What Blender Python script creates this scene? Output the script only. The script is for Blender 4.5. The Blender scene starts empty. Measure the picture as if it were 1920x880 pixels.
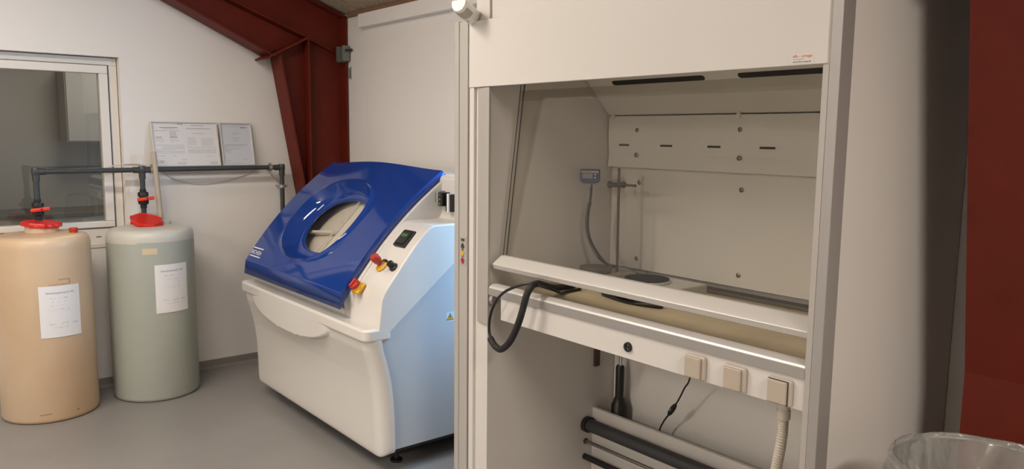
import bpy, bmesh, math, random
from mathutils import Vector, Matrix
random.seed(7)
S = bpy.context.scene
COL = S.collection

# ------------------------------------------------------------------ camera, world, lights, exposure
cam_d = bpy.data.cameras.new('camera'); cam_o = bpy.data.objects.new('camera', cam_d); COL.objects.link(cam_o)
cam_d.sensor_width = 36.0; cam_d.sensor_fit = 'HORIZONTAL'; cam_d.lens = 27.4085; cam_d.clip_start = 0.02
cam_o.matrix_world = Matrix(((0.632698, -0.104286, 0.767345, 0.0), (0.774323, 0.071287, -0.628763, 0.0), (0.010870, 0.991989, 0.125854, 1.60), (0, 0, 0, 1)))
S.camera = cam_o
S.view_settings.view_transform = 'Standard'; S.view_settings.look = 'None'
S.view_settings.exposure = 0.11; S.view_settings.gamma = 1.0; S.view_settings.use_curve_mapping = False
W = bpy.data.worlds.new('world'); S.world = W; W.use_nodes = True
W.node_tree.nodes['Background'].inputs[0].default_value = (0.45, 0.62, 0.9, 1)
W.node_tree.nodes['Background'].inputs[1].default_value = 1.2

def area(name, loc, size, power, color, target=None, rot=None, spread=180):
    d = bpy.data.lights.new(name, 'AREA'); d.shape = 'RECTANGLE'; d.size, d.size_y = size
    d.energy = power; d.color = color; d.spread = math.radians(spread)
    o = bpy.data.objects.new(name, d); COL.objects.link(o); o.location = loc
    if target is not None:
        o.rotation_euler = (Vector(target) - Vector(loc)).to_track_quat('-Z', 'Y').to_euler()
    elif rot: o.rotation_euler = rot
    return o
WARM = (1.0, 0.895, 0.80)
LAMPS = [((1.7, 0.55, 3.0), (0.30, 1.2), 84, 0.0), ((-1.6, -2.9, 2.75), (0.3, 1.5), 100, 0.0), ((-4.0, -0.8, 3.1), (0.3, 1.4), 10, 0.0), ((-3.0, 0.15, 3.1), (0.3, 1.4), 44, 0.0)]  # the last one is added fill for the lower left wall
for i, (l, s, p, a) in enumerate(LAMPS):
    area('ceiling_lamp_light', (l[0], l[1], l[2] - 0.012), s, p, WARM, rot=(0, 0, a))
area('daylight_window', (-2.35, 3.35, 1.9), (1.0, 1.0), 150, (0.33, 0.62, 1.0), target=(-3.07, 2.35, 1.0))

# ------------------------------------------------------------------ helpers
def lin(r, g, b):
    f = lambda c: (c / 255 / 12.92) if c / 255 <= 0.04045 else ((c / 255 + 0.055) / 1.055) ** 2.4
    return (f(r), f(g), f(b))
MATS = {}
def mat(name, col, rough=0.5, metal=0.0, coat=0.0, var=0.0, vscale=4.0, bump=0.0, bscale=60.0, sss=0.0, spec=0.5, emit=None, alpha=1.0, stretch=None):
    m = bpy.data.materials.new(name); m.use_nodes = True; nt = m.node_tree; b = nt.nodes['Principled BSDF']
    b.inputs['Base Color'].default_value = (*col, 1); b.inputs['Roughness'].default_value = rough
    b.inputs['Metallic'].default_value = metal; b.inputs['Specular IOR Level'].default_value = spec
    b.inputs['Coat Weight'].default_value = coat; b.inputs['Coat Roughness'].default_value = 0.04
    if sss:
        b.inputs['Subsurface Weight'].default_value = sss; b.inputs['Subsurface Radius'].default_value = (0.05, 0.035, 0.02); b.inputs['Subsurface Scale'].default_value = 0.6
    if emit: b.inputs['Emission Color'].default_value = (*emit[0], 1); b.inputs['Emission Strength'].default_value = emit[1]
    if var or bump:
        tc = nt.nodes.new('ShaderNodeTexCoord'); src = tc.outputs['Object']
        if stretch:
            mp = nt.nodes.new('ShaderNodeMapping'); mp.inputs['Scale'].default_value = stretch; nt.links.new(src, mp.inputs[0]); src = mp.outputs[0]
    if var:
        n = nt.nodes.new('ShaderNodeTexNoise'); n.inputs['Scale'].default_value = vscale; n.inputs['Detail'].default_value = 5
        nt.links.new(src, n.inputs['Vector'])
        r = nt.nodes.new('ShaderNodeValToRGB'); r.color_ramp.elements[0].position = 0.3; r.color_ramp.elements[1].position = 0.7
        r.color_ramp.elements[0].color = (*[c * (1 - var) for c in col], 1); r.color_ramp.elements[1].color = (*[min(1, c * (1 + var)) for c in col], 1)
        nt.links.new(n.outputs[0], r.inputs[0]); nt.links.new(r.outputs[0], b.inputs['Base Color'])
    if bump:
        n2 = nt.nodes.new('ShaderNodeTexNoise'); n2.inputs['Scale'].default_value = bscale; n2.inputs['Detail'].default_value = 3
        nt.links.new(src, n2.inputs['Vector'])
        bp = nt.nodes.new('ShaderNodeBump'); bp.inputs['Strength'].default_value = bump; bp.inputs['Distance'].default_value = 0.01
        nt.links.new(n2.outputs[0], bp.inputs['Height']); nt.links.new(bp.outputs[0], b.inputs['Normal'])
    MATS[name] = m
    return m
def glass(name, tint, refl=0.08, rough=0.0, power=None):
    """thin pane: tinted see-through plus a mirror share that grows at grazing angles"""
    m = bpy.data.materials.new(name); m.use_nodes = True; nt = m.node_tree; nt.nodes.clear()
    out = nt.nodes.new('ShaderNodeOutputMaterial'); mix = nt.nodes.new('ShaderNodeMixShader')
    t = nt.nodes.new('ShaderNodeBsdfTransparent'); t.inputs[0].default_value = (*[c ** .5 for c in tint], 1)
    g = nt.nodes.new('ShaderNodeBsdfGlossy'); g.inputs['Roughness'].default_value = rough
    lw = nt.nodes.new('ShaderNodeFresnel'); lw.inputs['IOR'].default_value = 1.45
    ma = nt.nodes.new('ShaderNodeMath'); ma.operation = 'MULTIPLY_ADD'; ma.inputs[1].default_value = 1.0; ma.inputs[2].default_value = refl - 0.04
    ge = nt.nodes.new('ShaderNodeNewGeometry'); inv = nt.nodes.new('ShaderNodeMath'); inv.operation = 'SUBTRACT'; inv.inputs[0].default_value = 1.0   # only the outer skin mirrors
    mu = nt.nodes.new('ShaderNodeMath'); mu.operation = 'MULTIPLY'; nt.links.new(ge.outputs['Backfacing'], inv.inputs[1])
    nt.links.new(lw.outputs[0], ma.inputs[0]); nt.links.new(ma.outputs[0], mu.inputs[0]); nt.links.new(inv.outputs[0], mu.inputs[1]); nt.links.new(mu.outputs[0], mix.inputs[0])
    nt.links.new(t.outputs[0], mix.inputs[1]); nt.links.new(g.outputs[0], mix.inputs[2]); nt.links.new(mix.outputs[0], out.inputs[0])
    return m

def box(bm, x0, x1, y0, y1, z0, z1):
    v = [bm.verts.new((x, y, z)) for z in (z0, z1) for (x, y) in ((x0, y0), (x1, y0), (x1, y1), (x0, y1))]
    for f in ((3, 2, 1, 0), (4, 5, 6, 7), (0, 1, 5, 4), (1, 2, 6, 5), (2, 3, 7, 6), (3, 0, 4, 7)): bm.faces.new([v[i] for i in f])
def obox(bm, M, sx, sy, sz):
    """box centred on matrix M"""
    n = len(bm.verts); bm.verts.ensure_lookup_table()
    vs = []
    for z in (-sz / 2, sz / 2):
        for (x, y) in ((-sx / 2, -sy / 2), (sx / 2, -sy / 2), (sx / 2, sy / 2), (-sx / 2, sy / 2)): vs.append(bm.verts.new(M @ Vector((x, y, z))))
    for f in ((3, 2, 1, 0), (4, 5, 6, 7), (0, 1, 5, 4), (1, 2, 6, 5), (2, 3, 7, 6), (3, 0, 4, 7)): bm.faces.new([vs[i] for i in f])
def prism(bm, poly, axis, a, b):
    """poly in the other two axes, extruded along axis from a to b"""
    def mk(p, t):
        return {'X': (t, p[0], p[1]), 'Y': (p[0], t, p[1]), 'Z': (p[0], p[1], t)}[axis]
    lo = [bm.verts.new(mk(p, a)) for p in poly]; hi = [bm.verts.new(mk(p, b)) for p in poly]
    n = len(poly); bm.faces.new(lo); bm.faces.new(list(reversed(hi)))
    for i in range(n): bm.faces.new([lo[i], hi[i], hi[(i + 1) % n], lo[(i + 1) % n]])
def lathe(bm, prof, c=(0, 0, 0), seg=48, M=None, closed=True):
    rings = []
    for r, z in prof:
        if r < 1e-6: rings.append([bm.verts.new((0, 0, z))])
        else: rings.append([bm.verts.new((r * math.cos(2 * math.pi * i / seg), r * math.sin(2 * math.pi * i / seg), z)) for i in range(seg)])
    for A, B in zip(rings[:-1], rings[1:]):
        for i in range(seg):
            j = (i + 1) % seg
            if len(A) == 1 and len(B) == 1: continue
            if len(A) == 1: bm.faces.new([A[0], B[i], B[j]])
            elif len(B) == 1: bm.faces.new([A[i], A[j], B[0]])
            else: bm.faces.new([A[i], A[j], B[j], B[i]])
    T = (M if M is not None else Matrix.Translation(c))
    for R in rings:
        for v in R: v.co = T @ v.co
def spline(pts, n=8):
    P = [Vector(p) for p in pts]; out = []
    for i in range(len(P) - 1):
        p0 = P[i - 1] if i else P[0] * 2 - P[1]; p1, p2 = P[i], P[i + 1]; p3 = P[i + 2] if i + 2 < len(P) else P[-1] * 2 - P[-2]
        for k in range(n):
            t = k / n
            out.append(0.5 * ((2 * p1) + (p2 - p0) * t + (2 * p0 - 5 * p1 + 4 * p2 - p3) * t * t + (3 * p1 - p0 - 3 * p2 + p3) * t ** 3))
    out.append(P[-1]); return out
def tube(bm, pts, r, seg=12, cap=True):
    P = [Vector(p) for p in pts]; n = len(P)
    rr = r if callable(r) else (lambda i: r)
    T = [((P[min(i + 1, n - 1)] - P[max(i - 1, 0)]).normalized()) for i in range(n)]
    u = T[0].orthogonal().normalized(); rings = []
    for i in range(n):
        u = (u - T[i] * u.dot(T[i])).normalized(); w = T[i].cross(u)
        rings.append([bm.verts.new(P[i] + (u * math.cos(2 * math.pi * k / seg) + w * math.sin(2 * math.pi * k / seg)) * rr(i)) for k in range(seg)])
    for A, B in zip(rings[:-1], rings[1:]):
        for k in range(seg): bm.faces.new([A[k], A[(k + 1) % seg], B[(k + 1) % seg], B[k]])
    if cap: bm.faces.new(list(reversed(rings[0]))); bm.faces.new(rings[-1])
def cyl(bm, a, b, r, seg=24): tube(bm, [a, b], r, seg)

def finish(name, bm, m, parent=None, smooth=False, bevel=0.0, bseg=3, solid=0.0, origin=None, norm=True, angle=35):
    if norm: bmesh.ops.recalc_face_normals(bm, faces=bm.faces[:])
    me = bpy.data.meshes.new(name)
    cs = [v.co for v in bm.verts]
    mn = [min(c[i] for c in cs) for i in range(3)]; mx = [max(c[i] for c in cs) for i in range(3)]
    c = Vector(origin) if origin else Vector(((mn[0] + mx[0]) / 2, (mn[1] + mx[1]) / 2, mn[2]))
    for v in bm.verts: v.co -= c
    if smooth:
        for f in bm.faces: f.smooth = True
    bm.to_mesh(me); bm.free()
    if smooth: me.set_sharp_from_angle(angle=math.radians(angle))
    o = bpy.data.objects.new(name, me); COL.objects.link(o); o.location = c
    if m: me.materials.append(m)
    if parent is not None:
        o.parent = parent; o.matrix_parent_inverse = Matrix.Translation(-abs_loc(parent))
    if solid:
        s = o.modifiers.new('solid', 'SOLIDIFY'); s.thickness = solid; s.offset = -1
    if bevel:
        b = o.modifiers.new('bevel', 'BEVEL'); b.width = bevel; b.segments = bseg; b.limit_method = 'ANGLE'; b.angle_limit = math.radians(30)
        for p in me.polygons: p.use_smooth = True
        me.set_sharp_from_angle(angle=math.radians(50)); b.harden_normals = True
    return o
def abs_loc(o):
    if o.parent is None: return Vector(o.location)
    return Vector(o.location)      # locations are kept in world numbers: the parent inverse cancels the parent's own
def NB(): return bmesh.new()
def thing(name, label, cat, loc, group=None):
    o = bpy.data.objects.new(name, None); COL.objects.link(o); o.location = loc; o.empty_display_size = 0.1
    o['label'] = label; o['category'] = cat
    if group: o['group'] = group
    return o
def tag(o, label, cat, group=None):
    o['label'] = label; o['category'] = cat
    if group: o['group'] = group
    return o
def struct(o): o['kind'] = 'structure'; return o
def text_bm(s, size, bm=None, align='CENTER', shear=0.0, width=None):
    """lettering as mesh in the XY plane, centred on the origin"""
    c = bpy.data.curves.new('t', 'FONT'); c.body = s; c.size = size; c.align_x = align; c.align_y = 'CENTER'; c.shear = shear; c.resolution_u = 3
    o = bpy.data.objects.new('t', c); COL.objects.link(o)
    dg = bpy.context.evaluated_depsgraph_get(); me = bpy.data.meshes.new_from_object(o.evaluated_get(dg))
    b = NB(); b.from_mesh(me); bpy.data.objects.remove(o); bpy.data.meshes.remove(me); bpy.data.curves.remove(c)
    if width:
        xs = [v.co.x for v in b.verts]; k = width / (max(xs) - min(xs))
        for v in b.verts: v.co.x *= k
    return b
def merge(dst, src, f):
    mp = {}
    for v in src.verts: mp[v] = dst.verts.new(f(v.co))
    for fc in src.faces:
        try: dst.faces.new([mp[v] for v in fc.verts])
        except ValueError: pass
    src.free()
def frame_m(o, ex, ey):
    ex = Vector(ex).normalized(); ey = Vector(ey).normalized(); ez = ex.cross(ey)
    return Matrix(((ex.x, ey.x, ez.x, o[0]), (ex.y, ey.y, ez.y, o[1]), (ex.z, ey.z, ez.z, o[2]), (0, 0, 0, 1)))

# ------------------------------------------------------------------ materials
wallw = mat('painted_wall', (0.78, 0.755, 0.72), 0.75, var=0.015, vscale=1.5, bump=0.06, bscale=90)
ceilm = mat('wood_wool_board', (0.42, 0.34, 0.25), 0.95, var=0.18, vscale=30, bump=0.6, bscale=120)
floorm = mat('grey_vinyl', (0.245, 0.235, 0.222), 0.38, var=0.05, vscale=3, bump=0.03, bscale=40)
coveg = mat('grey_skirting', (0.235, 0.22, 0.205), 0.45)
steelr = mat('red_oxide_steel', (0.125, 0.0138, 0.0055), 0.55, spec=0.25, var=0.12, vscale=6, bump=0.05, bscale=30)
trimwood = mat('brown_wood', (0.23, 0.13, 0.075), 0.7, var=0.1, vscale=12)
winw = mat('white_window_frame', (0.74, 0.71, 0.66), 0.35, coat=0.2)
white_gel = mat('white_gelcoat', (0.71, 0.68, 0.635), 0.2, coat=0.5)
side_grey = mat('pale_grey_sheet', (0.50, 0.52, 0.54), 0.4)
blue = mat('blue_gelcoat', (0.009, 0.042, 0.235), 0.06, coat=0.0, spec=0.5)
hoodw = mat('hood_white', (0.68, 0.65, 0.61), 0.42, var=0.01, vscale=2)
hoodin = mat('hood_lining', (0.80, 0.775, 0.73), 0.4, var=0.02, vscale=3)
alu = mat('anodised_aluminium', (0.42, 0.40, 0.385), 0.42, metal=0.55)
alu_l = mat('light_aluminium', (0.66, 0.635, 0.60), 0.38, metal=0.3)
cream = mat('cream_worktop', (0.60, 0.50, 0.33), 0.45, var=0.08, vscale=5)
black = mat('black_plastic', (0.012, 0.012, 0.012), 0.42)
dgrey = mat('dark_grey_pvc', (0.045, 0.05, 0.053), 0.38, var=0.06, vscale=20)
red = mat('red_plastic', (0.62, 0.02, 0.012), 0.35)
orange = mat('orange_red_plastic', (0.72, 0.05, 0.012), 0.4)
brick = mat('brick_red_plastic', (0.45, 0.035, 0.015), 0.45)
yellow = mat('yellow_plastic', (0.75, 0.42, 0.02), 0.4)
chrome = mat('bright_steel', (0.6, 0.58, 0.55), 0.25, metal=1.0)
rust = mat('rusty_rod', (0.15, 0.09, 0.06), 0.55, metal=0.5, var=0.3, vscale=60)
brownmetal = mat('brown_bracket', (0.07, 0.045, 0.035), 0.5)
paper = mat('white_paper', (0.78, 0.77, 0.78), 0.8)
ink = mat('printed_ink', (0.05, 0.05, 0.06), 0.8)
greyink = mat('grey_print', (0.15, 0.15, 0.155), 0.8)
green_ink = mat('green_print', (0.02, 0.2, 0.07), 0.8)
redink = mat('red_print', (0.6, 0.05, 0.04), 0.7)
whiteink = mat('white_print', (0.85, 0.85, 0.85), 0.5)
conduit_m = mat('cream_conduit', (0.56, 0.50, 0.42), 0.5)
switch_m = mat('beige_plastic', (0.52, 0.45, 0.375), 0.4)
switch_p = mat('beige_rocker', (0.47, 0.40, 0.325), 0.4)
lcd = mat('green_display', (0.05, 0.11, 0.05), 0.25, emit=((0.1, 0.28, 0.08), 0.15))
lcdg = mat('grey_display', (0.40, 0.42, 0.42), 0.3)
ctrl_blue = mat('slate_blue_plastic', (0.05, 0.06, 0.16), 0.4)
junction = mat('grey_box_plastic', (0.10, 0.105, 0.095), 0.5)
standpipe_m = mat('tan_conduit', (0.50, 0.43, 0.33), 0.5)
blindm = mat('blind_fabric', (0.77, 0.745, 0.71), 0.75)
inner_beige = mat('chamber_lining', (0.70, 0.65, 0.57), 0.35)
lampw = mat('lamp_housing', (0.8, 0.8, 0.8), 0.4)
lampe = mat('lamp_diffuser', (0.9, 0.9, 0.9), 0.5, emit=((1.0, 0.90, 0.78), 9.0))
darkslot = mat('dark_slot', (0.025, 0.024, 0.018), 0.6)
hotplate_grey = mat('warm_grey_plate', (0.12, 0.10, 0.08), 0.4)
seam_m = mat('dark_gasket', (0.06, 0.055, 0.045), 0.6)
winglass = glass('window_glass', (0.8, 0.82, 0.78), 0.13)
sashglass = glass('sash_glass', (0.86, 0.85, 0.82), 0.06)
certglass = glass('picture_glass', (0.97, 0.97, 0.97), 0.045)
lidglass = glass('clear_acrylic', (0.85, 0.83, 0.78), 0.08)

# ------------------------------------------------------------------ the room
WX, BY = -5.30, 2.665          # inner faces of the left and back walls
RX, FY = 3.0, -4.0
CZ = lambda y: 2.435 + 0.36 * (BY - y)
bm = NB(); box(bm, WX - 0.2, RX + 0.2, FY - 0.2, BY + 0.2, -0.2, 0); struct(finish('floor', bm, floorm))
# left wall with the interior window's opening
Y0, Y1, Z0, Z1 = -0.35, 1.214, 0.90, 2.05
bm = NB()
prism(bm, [(FY, 0), (Y0, 0), (Y0, CZ(Y0) + .1), (FY, CZ(FY) + .1)], 'X', WX - 0.2, WX)
prism(bm, [(Y1, 0), (BY + .2, 0), (BY + .2, CZ(BY) + .1), (Y1, CZ(Y1) + .1)], 'X', WX - 0.2, WX)
prism(bm, [(Y0, 0), (Y1, 0), (Y1, Z0), (Y0, Z0)], 'X', WX - 0.2, WX)
prism(bm, [(Y0, Z1), (Y1, Z1), (Y1, CZ(Y1) + .1), (Y0, CZ(Y0) + .1)], 'X', WX - 0.2, WX)
struct(finish('wall_left', bm, wallw))
# back wall with the daylight window's opening
A0, A1, B0, B1 = -3.20, -2.56, 0.95, 2.24
bm = NB()
for x0, x1, z0, z1 in ((WX, A0, 0, 2.6), (A1, RX, 0, 2.6), (A0, A1, 0, B0), (A0, A1, B1, 2.6)): box(bm, x0, x1, BY, BY + 0.2, z0, z1)
struct(finish('wall_back', bm, wallw))
bm = NB(); prism(bm, [(FY, 0), (BY + .2, 0), (BY + .2, CZ(BY)), (FY, CZ(FY) + .1)], 'X', RX, RX + 0.2); struct(finish('wall_right', bm, mat('low_bounce_grey', (0.40, 0.38, 0.36), 0.8)))  # unseen wall, coloured grey to cut the light it bounces back
bm = NB(); box(bm, WX - .2, RX + .2, FY - 0.2, FY, 0, CZ(FY) + .1); struct(finish('wall_front', bm, wallw))
# sloping ceiling in boards
bm = NB()
xs = [WX - .2 + 0.6 * i for i in range(15)]
for i in range(14):
    y = BY + 0.2
    while y > FY - .2:
        y2 = y - 1.2; g = 0.003
        prism(bm, [(y2 + g, CZ(y2 + g)), (y - g, CZ(y - g)), (y - g, CZ(y - g) + .03), (y2 + g, CZ(y2 + g) + .03)], 'X', xs[i] + g, xs[i + 1] - g)
        y = y2
prism(bm, [(FY - .2, CZ(FY - .2) + .03), (BY + .2, CZ(BY + .2) + .03), (BY + .2, CZ(BY + .2) + .1), (FY - .2, CZ(FY - .2) + .1)], 'X', WX - .2, RX + .2)
struct(finish('ceiling', bm, ceilm))
bm = NB(); box(bm, -5.09, RX, BY - 0.018, BY, 2.408, 2.438); struct(finish('trim_1', bm, trimwood))
bm = NB(); box(bm, -5.08, RX, 1.995, 2.005, CZ(2) - 0.012, CZ(2)); struct(finish('trim_2', bm, trimwood))
bm = NB(); prism(bm, [(WX, 0), (WX + .02, 0), (WX + .006, .014), (WX + .004, .056), (WX, .058)], 'Y', FY, BY); struct(finish('baseboard_left', bm, coveg))
bm = NB(); box(bm, WX, RX, BY - .006, BY, 0, .058); struct(finish('baseboard_back', bm, coveg))

# interior window in the left wall
w1 = bpy.data.objects.new('window_1', None); COL.objects.link(w1); w1.location = (WX - .07, 0.43, Z0); w1['kind'] = 'structure'
def ring(bm, x0, x1, y0, y1, z0, z1, t, tb=None):
    tb = tb or t
    box(bm, x0, x1, y0, y1, z1 - t, z1); box(bm, x0, x1, y0, y1, z0, z0 + tb); box(bm, x0, x1, y0, y0 + t, z0 + tb, z1 - t); box(bm, x0, x1, y1 - t, y1, z0 + tb, z1 - t)
bm = NB(); ring(bm, WX - .13, WX - .055, Y0, Y1 - .004, Z0, Z1 - .004, 0.046, 0.10); finish('window_frame', bm, winw, w1, bevel=.004)
bm = NB(); ring(bm, WX - .12, WX - .048, Y0 + .05, 1.158, 1.004, 2.000, 0.050, 0.038); finish('sash_frame', bm, winw, w1, bevel=.005)
bm = NB(); ring(bm, WX - .052, WX - .0475, Y0 + .048, 1.1605, 1.0015, 2.0025, 0.003); finish('gasket', bm, seam_m, w1)
bm = NB(); box(bm, WX - .085, WX - .079, Y0 + .09, 1.112, 1.038, 1.955); finish('glass_pane', bm, winglass, w1)
bm = NB(); box(bm, WX - .06, WX - .053, 1.045, 1.075, .944, .949); finish('drain_slot', bm, darkslot, w1, bevel=.0015)
bm = NB(); box(bm, WX - .055, WX + .006, Y0, Y1 - .004, Z0 - .015, Z0 + .012); finish('window_sill', bm, winw, w1, bevel=.004)

# the dim room seen through that window
bx = -8.2
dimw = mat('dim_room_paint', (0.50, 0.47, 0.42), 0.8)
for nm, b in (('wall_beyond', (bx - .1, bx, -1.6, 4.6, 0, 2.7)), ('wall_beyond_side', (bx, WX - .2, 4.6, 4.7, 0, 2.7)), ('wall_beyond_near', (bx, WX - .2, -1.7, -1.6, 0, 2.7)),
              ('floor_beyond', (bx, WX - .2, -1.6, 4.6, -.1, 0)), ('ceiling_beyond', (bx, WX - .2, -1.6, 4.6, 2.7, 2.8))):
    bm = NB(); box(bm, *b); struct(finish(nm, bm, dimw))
cabw = mat('laboratory_cabinet', (0.55, 0.52, 0.47), 0.5)
cab = thing('wall_cabinet', 'pale wall cabinet hanging in the dim room beyond the left window', 'cabinet', (bx + .17, 1.9, 1.5))
bm = NB(); box(bm, bx + .002, bx + .33, 1.35, 2.45, 1.5, 2.15); finish('carcass', bm, cabw, cab, bevel=.004)
for k in range(2):
    bm = NB(); box(bm, bx + .332, bx + .35, 1.36 + k * .55, 1.89 + k * .55, 1.51, 2.14); d = finish('door', bm, cabw, cab, bevel=.003)
    bm = NB(); box(bm, bx + .352, bx + .365, 1.84 + k * .07, 1.85 + k * .07, 1.58, 1.70); finish('handle', bm, alu, d)
cnt = thing('laboratory_counter', 'grey laboratory bench along the far wall beyond the left window', 'counter', (bx + .35, 1.2, 0))
bm = NB(); box(bm, bx + .002, bx + .6, -1.0, 3.6, 0, .86); finish('carcass', bm, cabw, cnt, bevel=.004)
bm = NB(); box(bm, bx + .002, bx + .64, -1.0, 3.6, .862, .9); finish('worktop', bm, mat('dark_bench_top', (.16, .15, .13), .4), cnt, bevel=.004)
area('beyond_fill_light', (-7.0, 1.6, 2.6), (0.5, 0.5), 11, WARM, rot=(0, 0, 0))  # added fill that brightens the room beyond, no fixture there

# daylight window behind the hood
w2 = bpy.data.objects.new('window_2', None); COL.objects.link(w2); w2.location = ((A0 + A1) / 2, BY + .1, B0); w2['kind'] = 'structure'
bm = NB()
t = .06
for x0, x1, z0, z1 in ((A0, A1, B1 - t, B1), (A0, A1, B0, B0 + t), (A0, A0 + t, B0 + t, B1 - t), (A1 - t, A1, B0 + t, B1 - t)): box(bm, x0, x1, BY + .09, BY + .15, z0, z1)
finish('window_frame', bm, winw, w2, bevel=.004)
bm = NB(); box(bm, A0 + t, A1 - t, BY + .115, BY + .121, B0 + t, B1 - t); finish('glass_pane', bm, glass('outer_glass', (.95, .97, .97), .04), w2)

# roller blind on the back wall
rb = thing('roller_blind', 'white roller blind pulled down from its cassette beside the red column', 'blind', (-4.3, BY - .03, 1.0))
bm = NB(); box(bm, -4.865, -3.10, BY - .052, BY - .002, 2.315, 2.405); finish('cassette', bm, blindm, rb, bevel=.006)
bm = NB(); box(bm, -4.855, -3.16, BY - .006, BY - .003, 1.0, 2.316); finish('fabric', bm, blindm, rb)
bm = NB(); cyl(bm, (-4.80, BY - .0115, .99), (-3.16, BY - .0115, .99), .009, 10); finish('bottom_bar', bm, blindm, rb, smooth=True)

# ------------------------------------------------------------------ red portal frames (structure)
def portal(name, xt, w):
    """xt: the flange tip nearer the camera's side, w: flange width, growing towards -X"""
    xa, xb = xt - w, xt; xm = (xa + xb) / 2; wt = 0.005
    root = bpy.data.objects.new(name, None); COL.objects.link(root); root.location = (xm, 2.5, 0); root['kind'] = 'structure'
    top = lambda y: 2.42 + .36 * (2.645 - y); mid = lambda y: 2.255 + .37 * (2.36 - y); low = lambda y: 2.125 + .472 * (2.10 - y)
    yh = lambda z: 2.162 + (2.1 - z) * .172
    bm = NB()
    box(bm, xa, xb, 2.643, 2.656, 0, 2.42); box(bm, xa, xb, 2.36, 2.372, 0, 2.25)
    prism(bm, [(2.372, 0), (2.643, 0), (2.643, mid(2.643)), (2.372, mid(2.372))], 'X', xm - wt, xm + wt)
    finish('column', bm, steelr, root)
    bm = NB()   # tapered haunch below the eave: web and sloping flange
    zb = .93
    prism(bm, [(yh(2.12) + .006, 2.12), (yh(zb) + .006, zb), (2.373, zb), (2.373, 2.25)], 'X', xm - wt, xm + wt)
    prism(bm, [(yh(2.12), 2.12), (yh(zb), zb), (yh(zb) + .012, zb), (yh(2.12) + .012, 2.12)], 'X', xa, xb)
    finish('haunch', bm, steelr, root)
    bm = NB()
    ye = -1.6
    prism(bm, [(ye, top(ye) - .012), (2.655, top(2.655) - .012), (2.655, top(2.655)), (ye, top(ye))], 'X', xa, xb)
    prism(bm, [(ye, mid(ye) - .01), (2.36, mid(2.36) - .01), (2.36, mid(2.36)), (ye, mid(ye))], 'X', xa, xb)
    prism(bm, [(ye, mid(ye)), (2.36, mid(2.36)), (2.643, mid(2.643)), (2.643, top(2.643) - .012), (ye, top(ye) - .012)], 'X', xm - wt, xm + wt)
    finish('rafter', bm, steelr, root)
    bm = NB()
    y0 = 0.75
    prism(bm, [(y0, mid(y0) - .01), (2.355, mid(2.355) - .012), (2.10, low(2.10)), (y0, low(y0))], 'X', xm - wt, xm + wt)
    prism(bm, [(y0, low(y0) - .011), (2.10, low(2.10) - .011), (2.10, low(2.10)), (y0, low(y0))], 'X', xa, xb)
    finish('rafter_haunch', bm, steelr, root)
    bm = NB()   # end plate between the two haunches
    prism(bm, [(2.055, 2.093), (2.062, 2.082), (2.37, 2.246), (2.363, 2.258)], 'X', xa - .012, xb + .012)
    prism(bm, [(2.362, mid(2.36) - .008), (2.643, mid(2.643) - .008), (2.643, mid(2.643)), (2.362, mid(2.36))], 'X', xm, xb - .03)
    finish('end_plate', bm, steelr, root)
    return root
portal('column_left', -5.10, 0.17)
portal('column_right', -0.845, 0.0) if False else portal('column_right', -0.68, 0.165)

# ------------------------------------------------------------------ salt spray chamber
ch = thing('salt_spray_chamber', 'white floor cabinet with sloping glossy blue lid and oval bowl window beside the hood', 'test chamber', (-3.885, 2.15, 0))
XL, XR = -4.615, -3.07
def interp(t, z):
    for (z0, y0), (z1, y1) in zip(t[:-1], t[1:]):
        if z0 <= z <= z1: return y0 + (y1 - y0) * (z - z0) / (z1 - z0)
    return t[0][1] if z < t[0][0] else t[-1][1]
FP = [(.085, 1.745), (.15, 1.742), (.24, 1.741), (.33, 1.737), (.40, 1.731), (.46, 1.722), (.52, 1.709), (.57, 1.696), (.61, 1.684), (.66, 1.676)]
def bulge(x, z):
    u = (x + 3.95) / .50
    if abs(u) >= 1: return 0
    zl = .66 - .125 * math.sqrt(1 - u * u)          # lower edge of the crescent
    k = (z - zl) / .014 + .5
    k = max(0, min(1, k)); return k * k * (3 - 2 * k) * max(0, interp(FP, z) - 1.6634 - .008 * abs(u) ** 8)
bm = NB()
rows = []
zs = [.085, .088, .095, .11] + [.14 + .04 * i for i in range(8)] + [.45 + .005 * i for i in range(51)]
rc = .065
for z in zs:
    yf = interp(FP, z); inset = {.085: .012, .088: .005, .095: .0015}.get(z, 0)
    lift = 0
    path = []
    path.append((XR - inset, yf + .075)); 
    for a in range(0, 91, 10):
        A = math.radians(a); path.append((XR - rc + (rc - inset) * math.cos(A), yf + rc - (rc - inset) * math.sin(A)))
    n = 130
    for i in range(1, n): path.append((XR - rc + (XL - XR + 2 * rc) * i / n, yf + inset))
    for a in range(90, -1, -10):
        A = math.radians(a); path.append((XL + rc - (rc - inset) * math.cos(A), yf + rc - (rc - inset) * math.sin(A)))
    path.append((XL + inset, yf + .075))
    # the two bottom corners are rounded off in elevation
    row = []
    for (x, y) in path:
        e = min(XR - x, x - XL); cr = .05
        zz = z
        if z < .14 and e < cr: zz = max(z, .085 + cr - math.sqrt(max(0, cr * cr - (cr - e) ** 2)))
        row.append(bm.verts.new((x, y - bulge(x, zz), zz)))
    rows.append(row)
for A, B in zip(rows[:-1], rows[1:]):
    for i in range(len(A) - 1): bm.faces.new([A[i], A[i + 1], B[i + 1], B[i]])
finish('front_panel', bm, white_gel, ch, smooth=True, solid=.0, angle=60)
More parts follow.
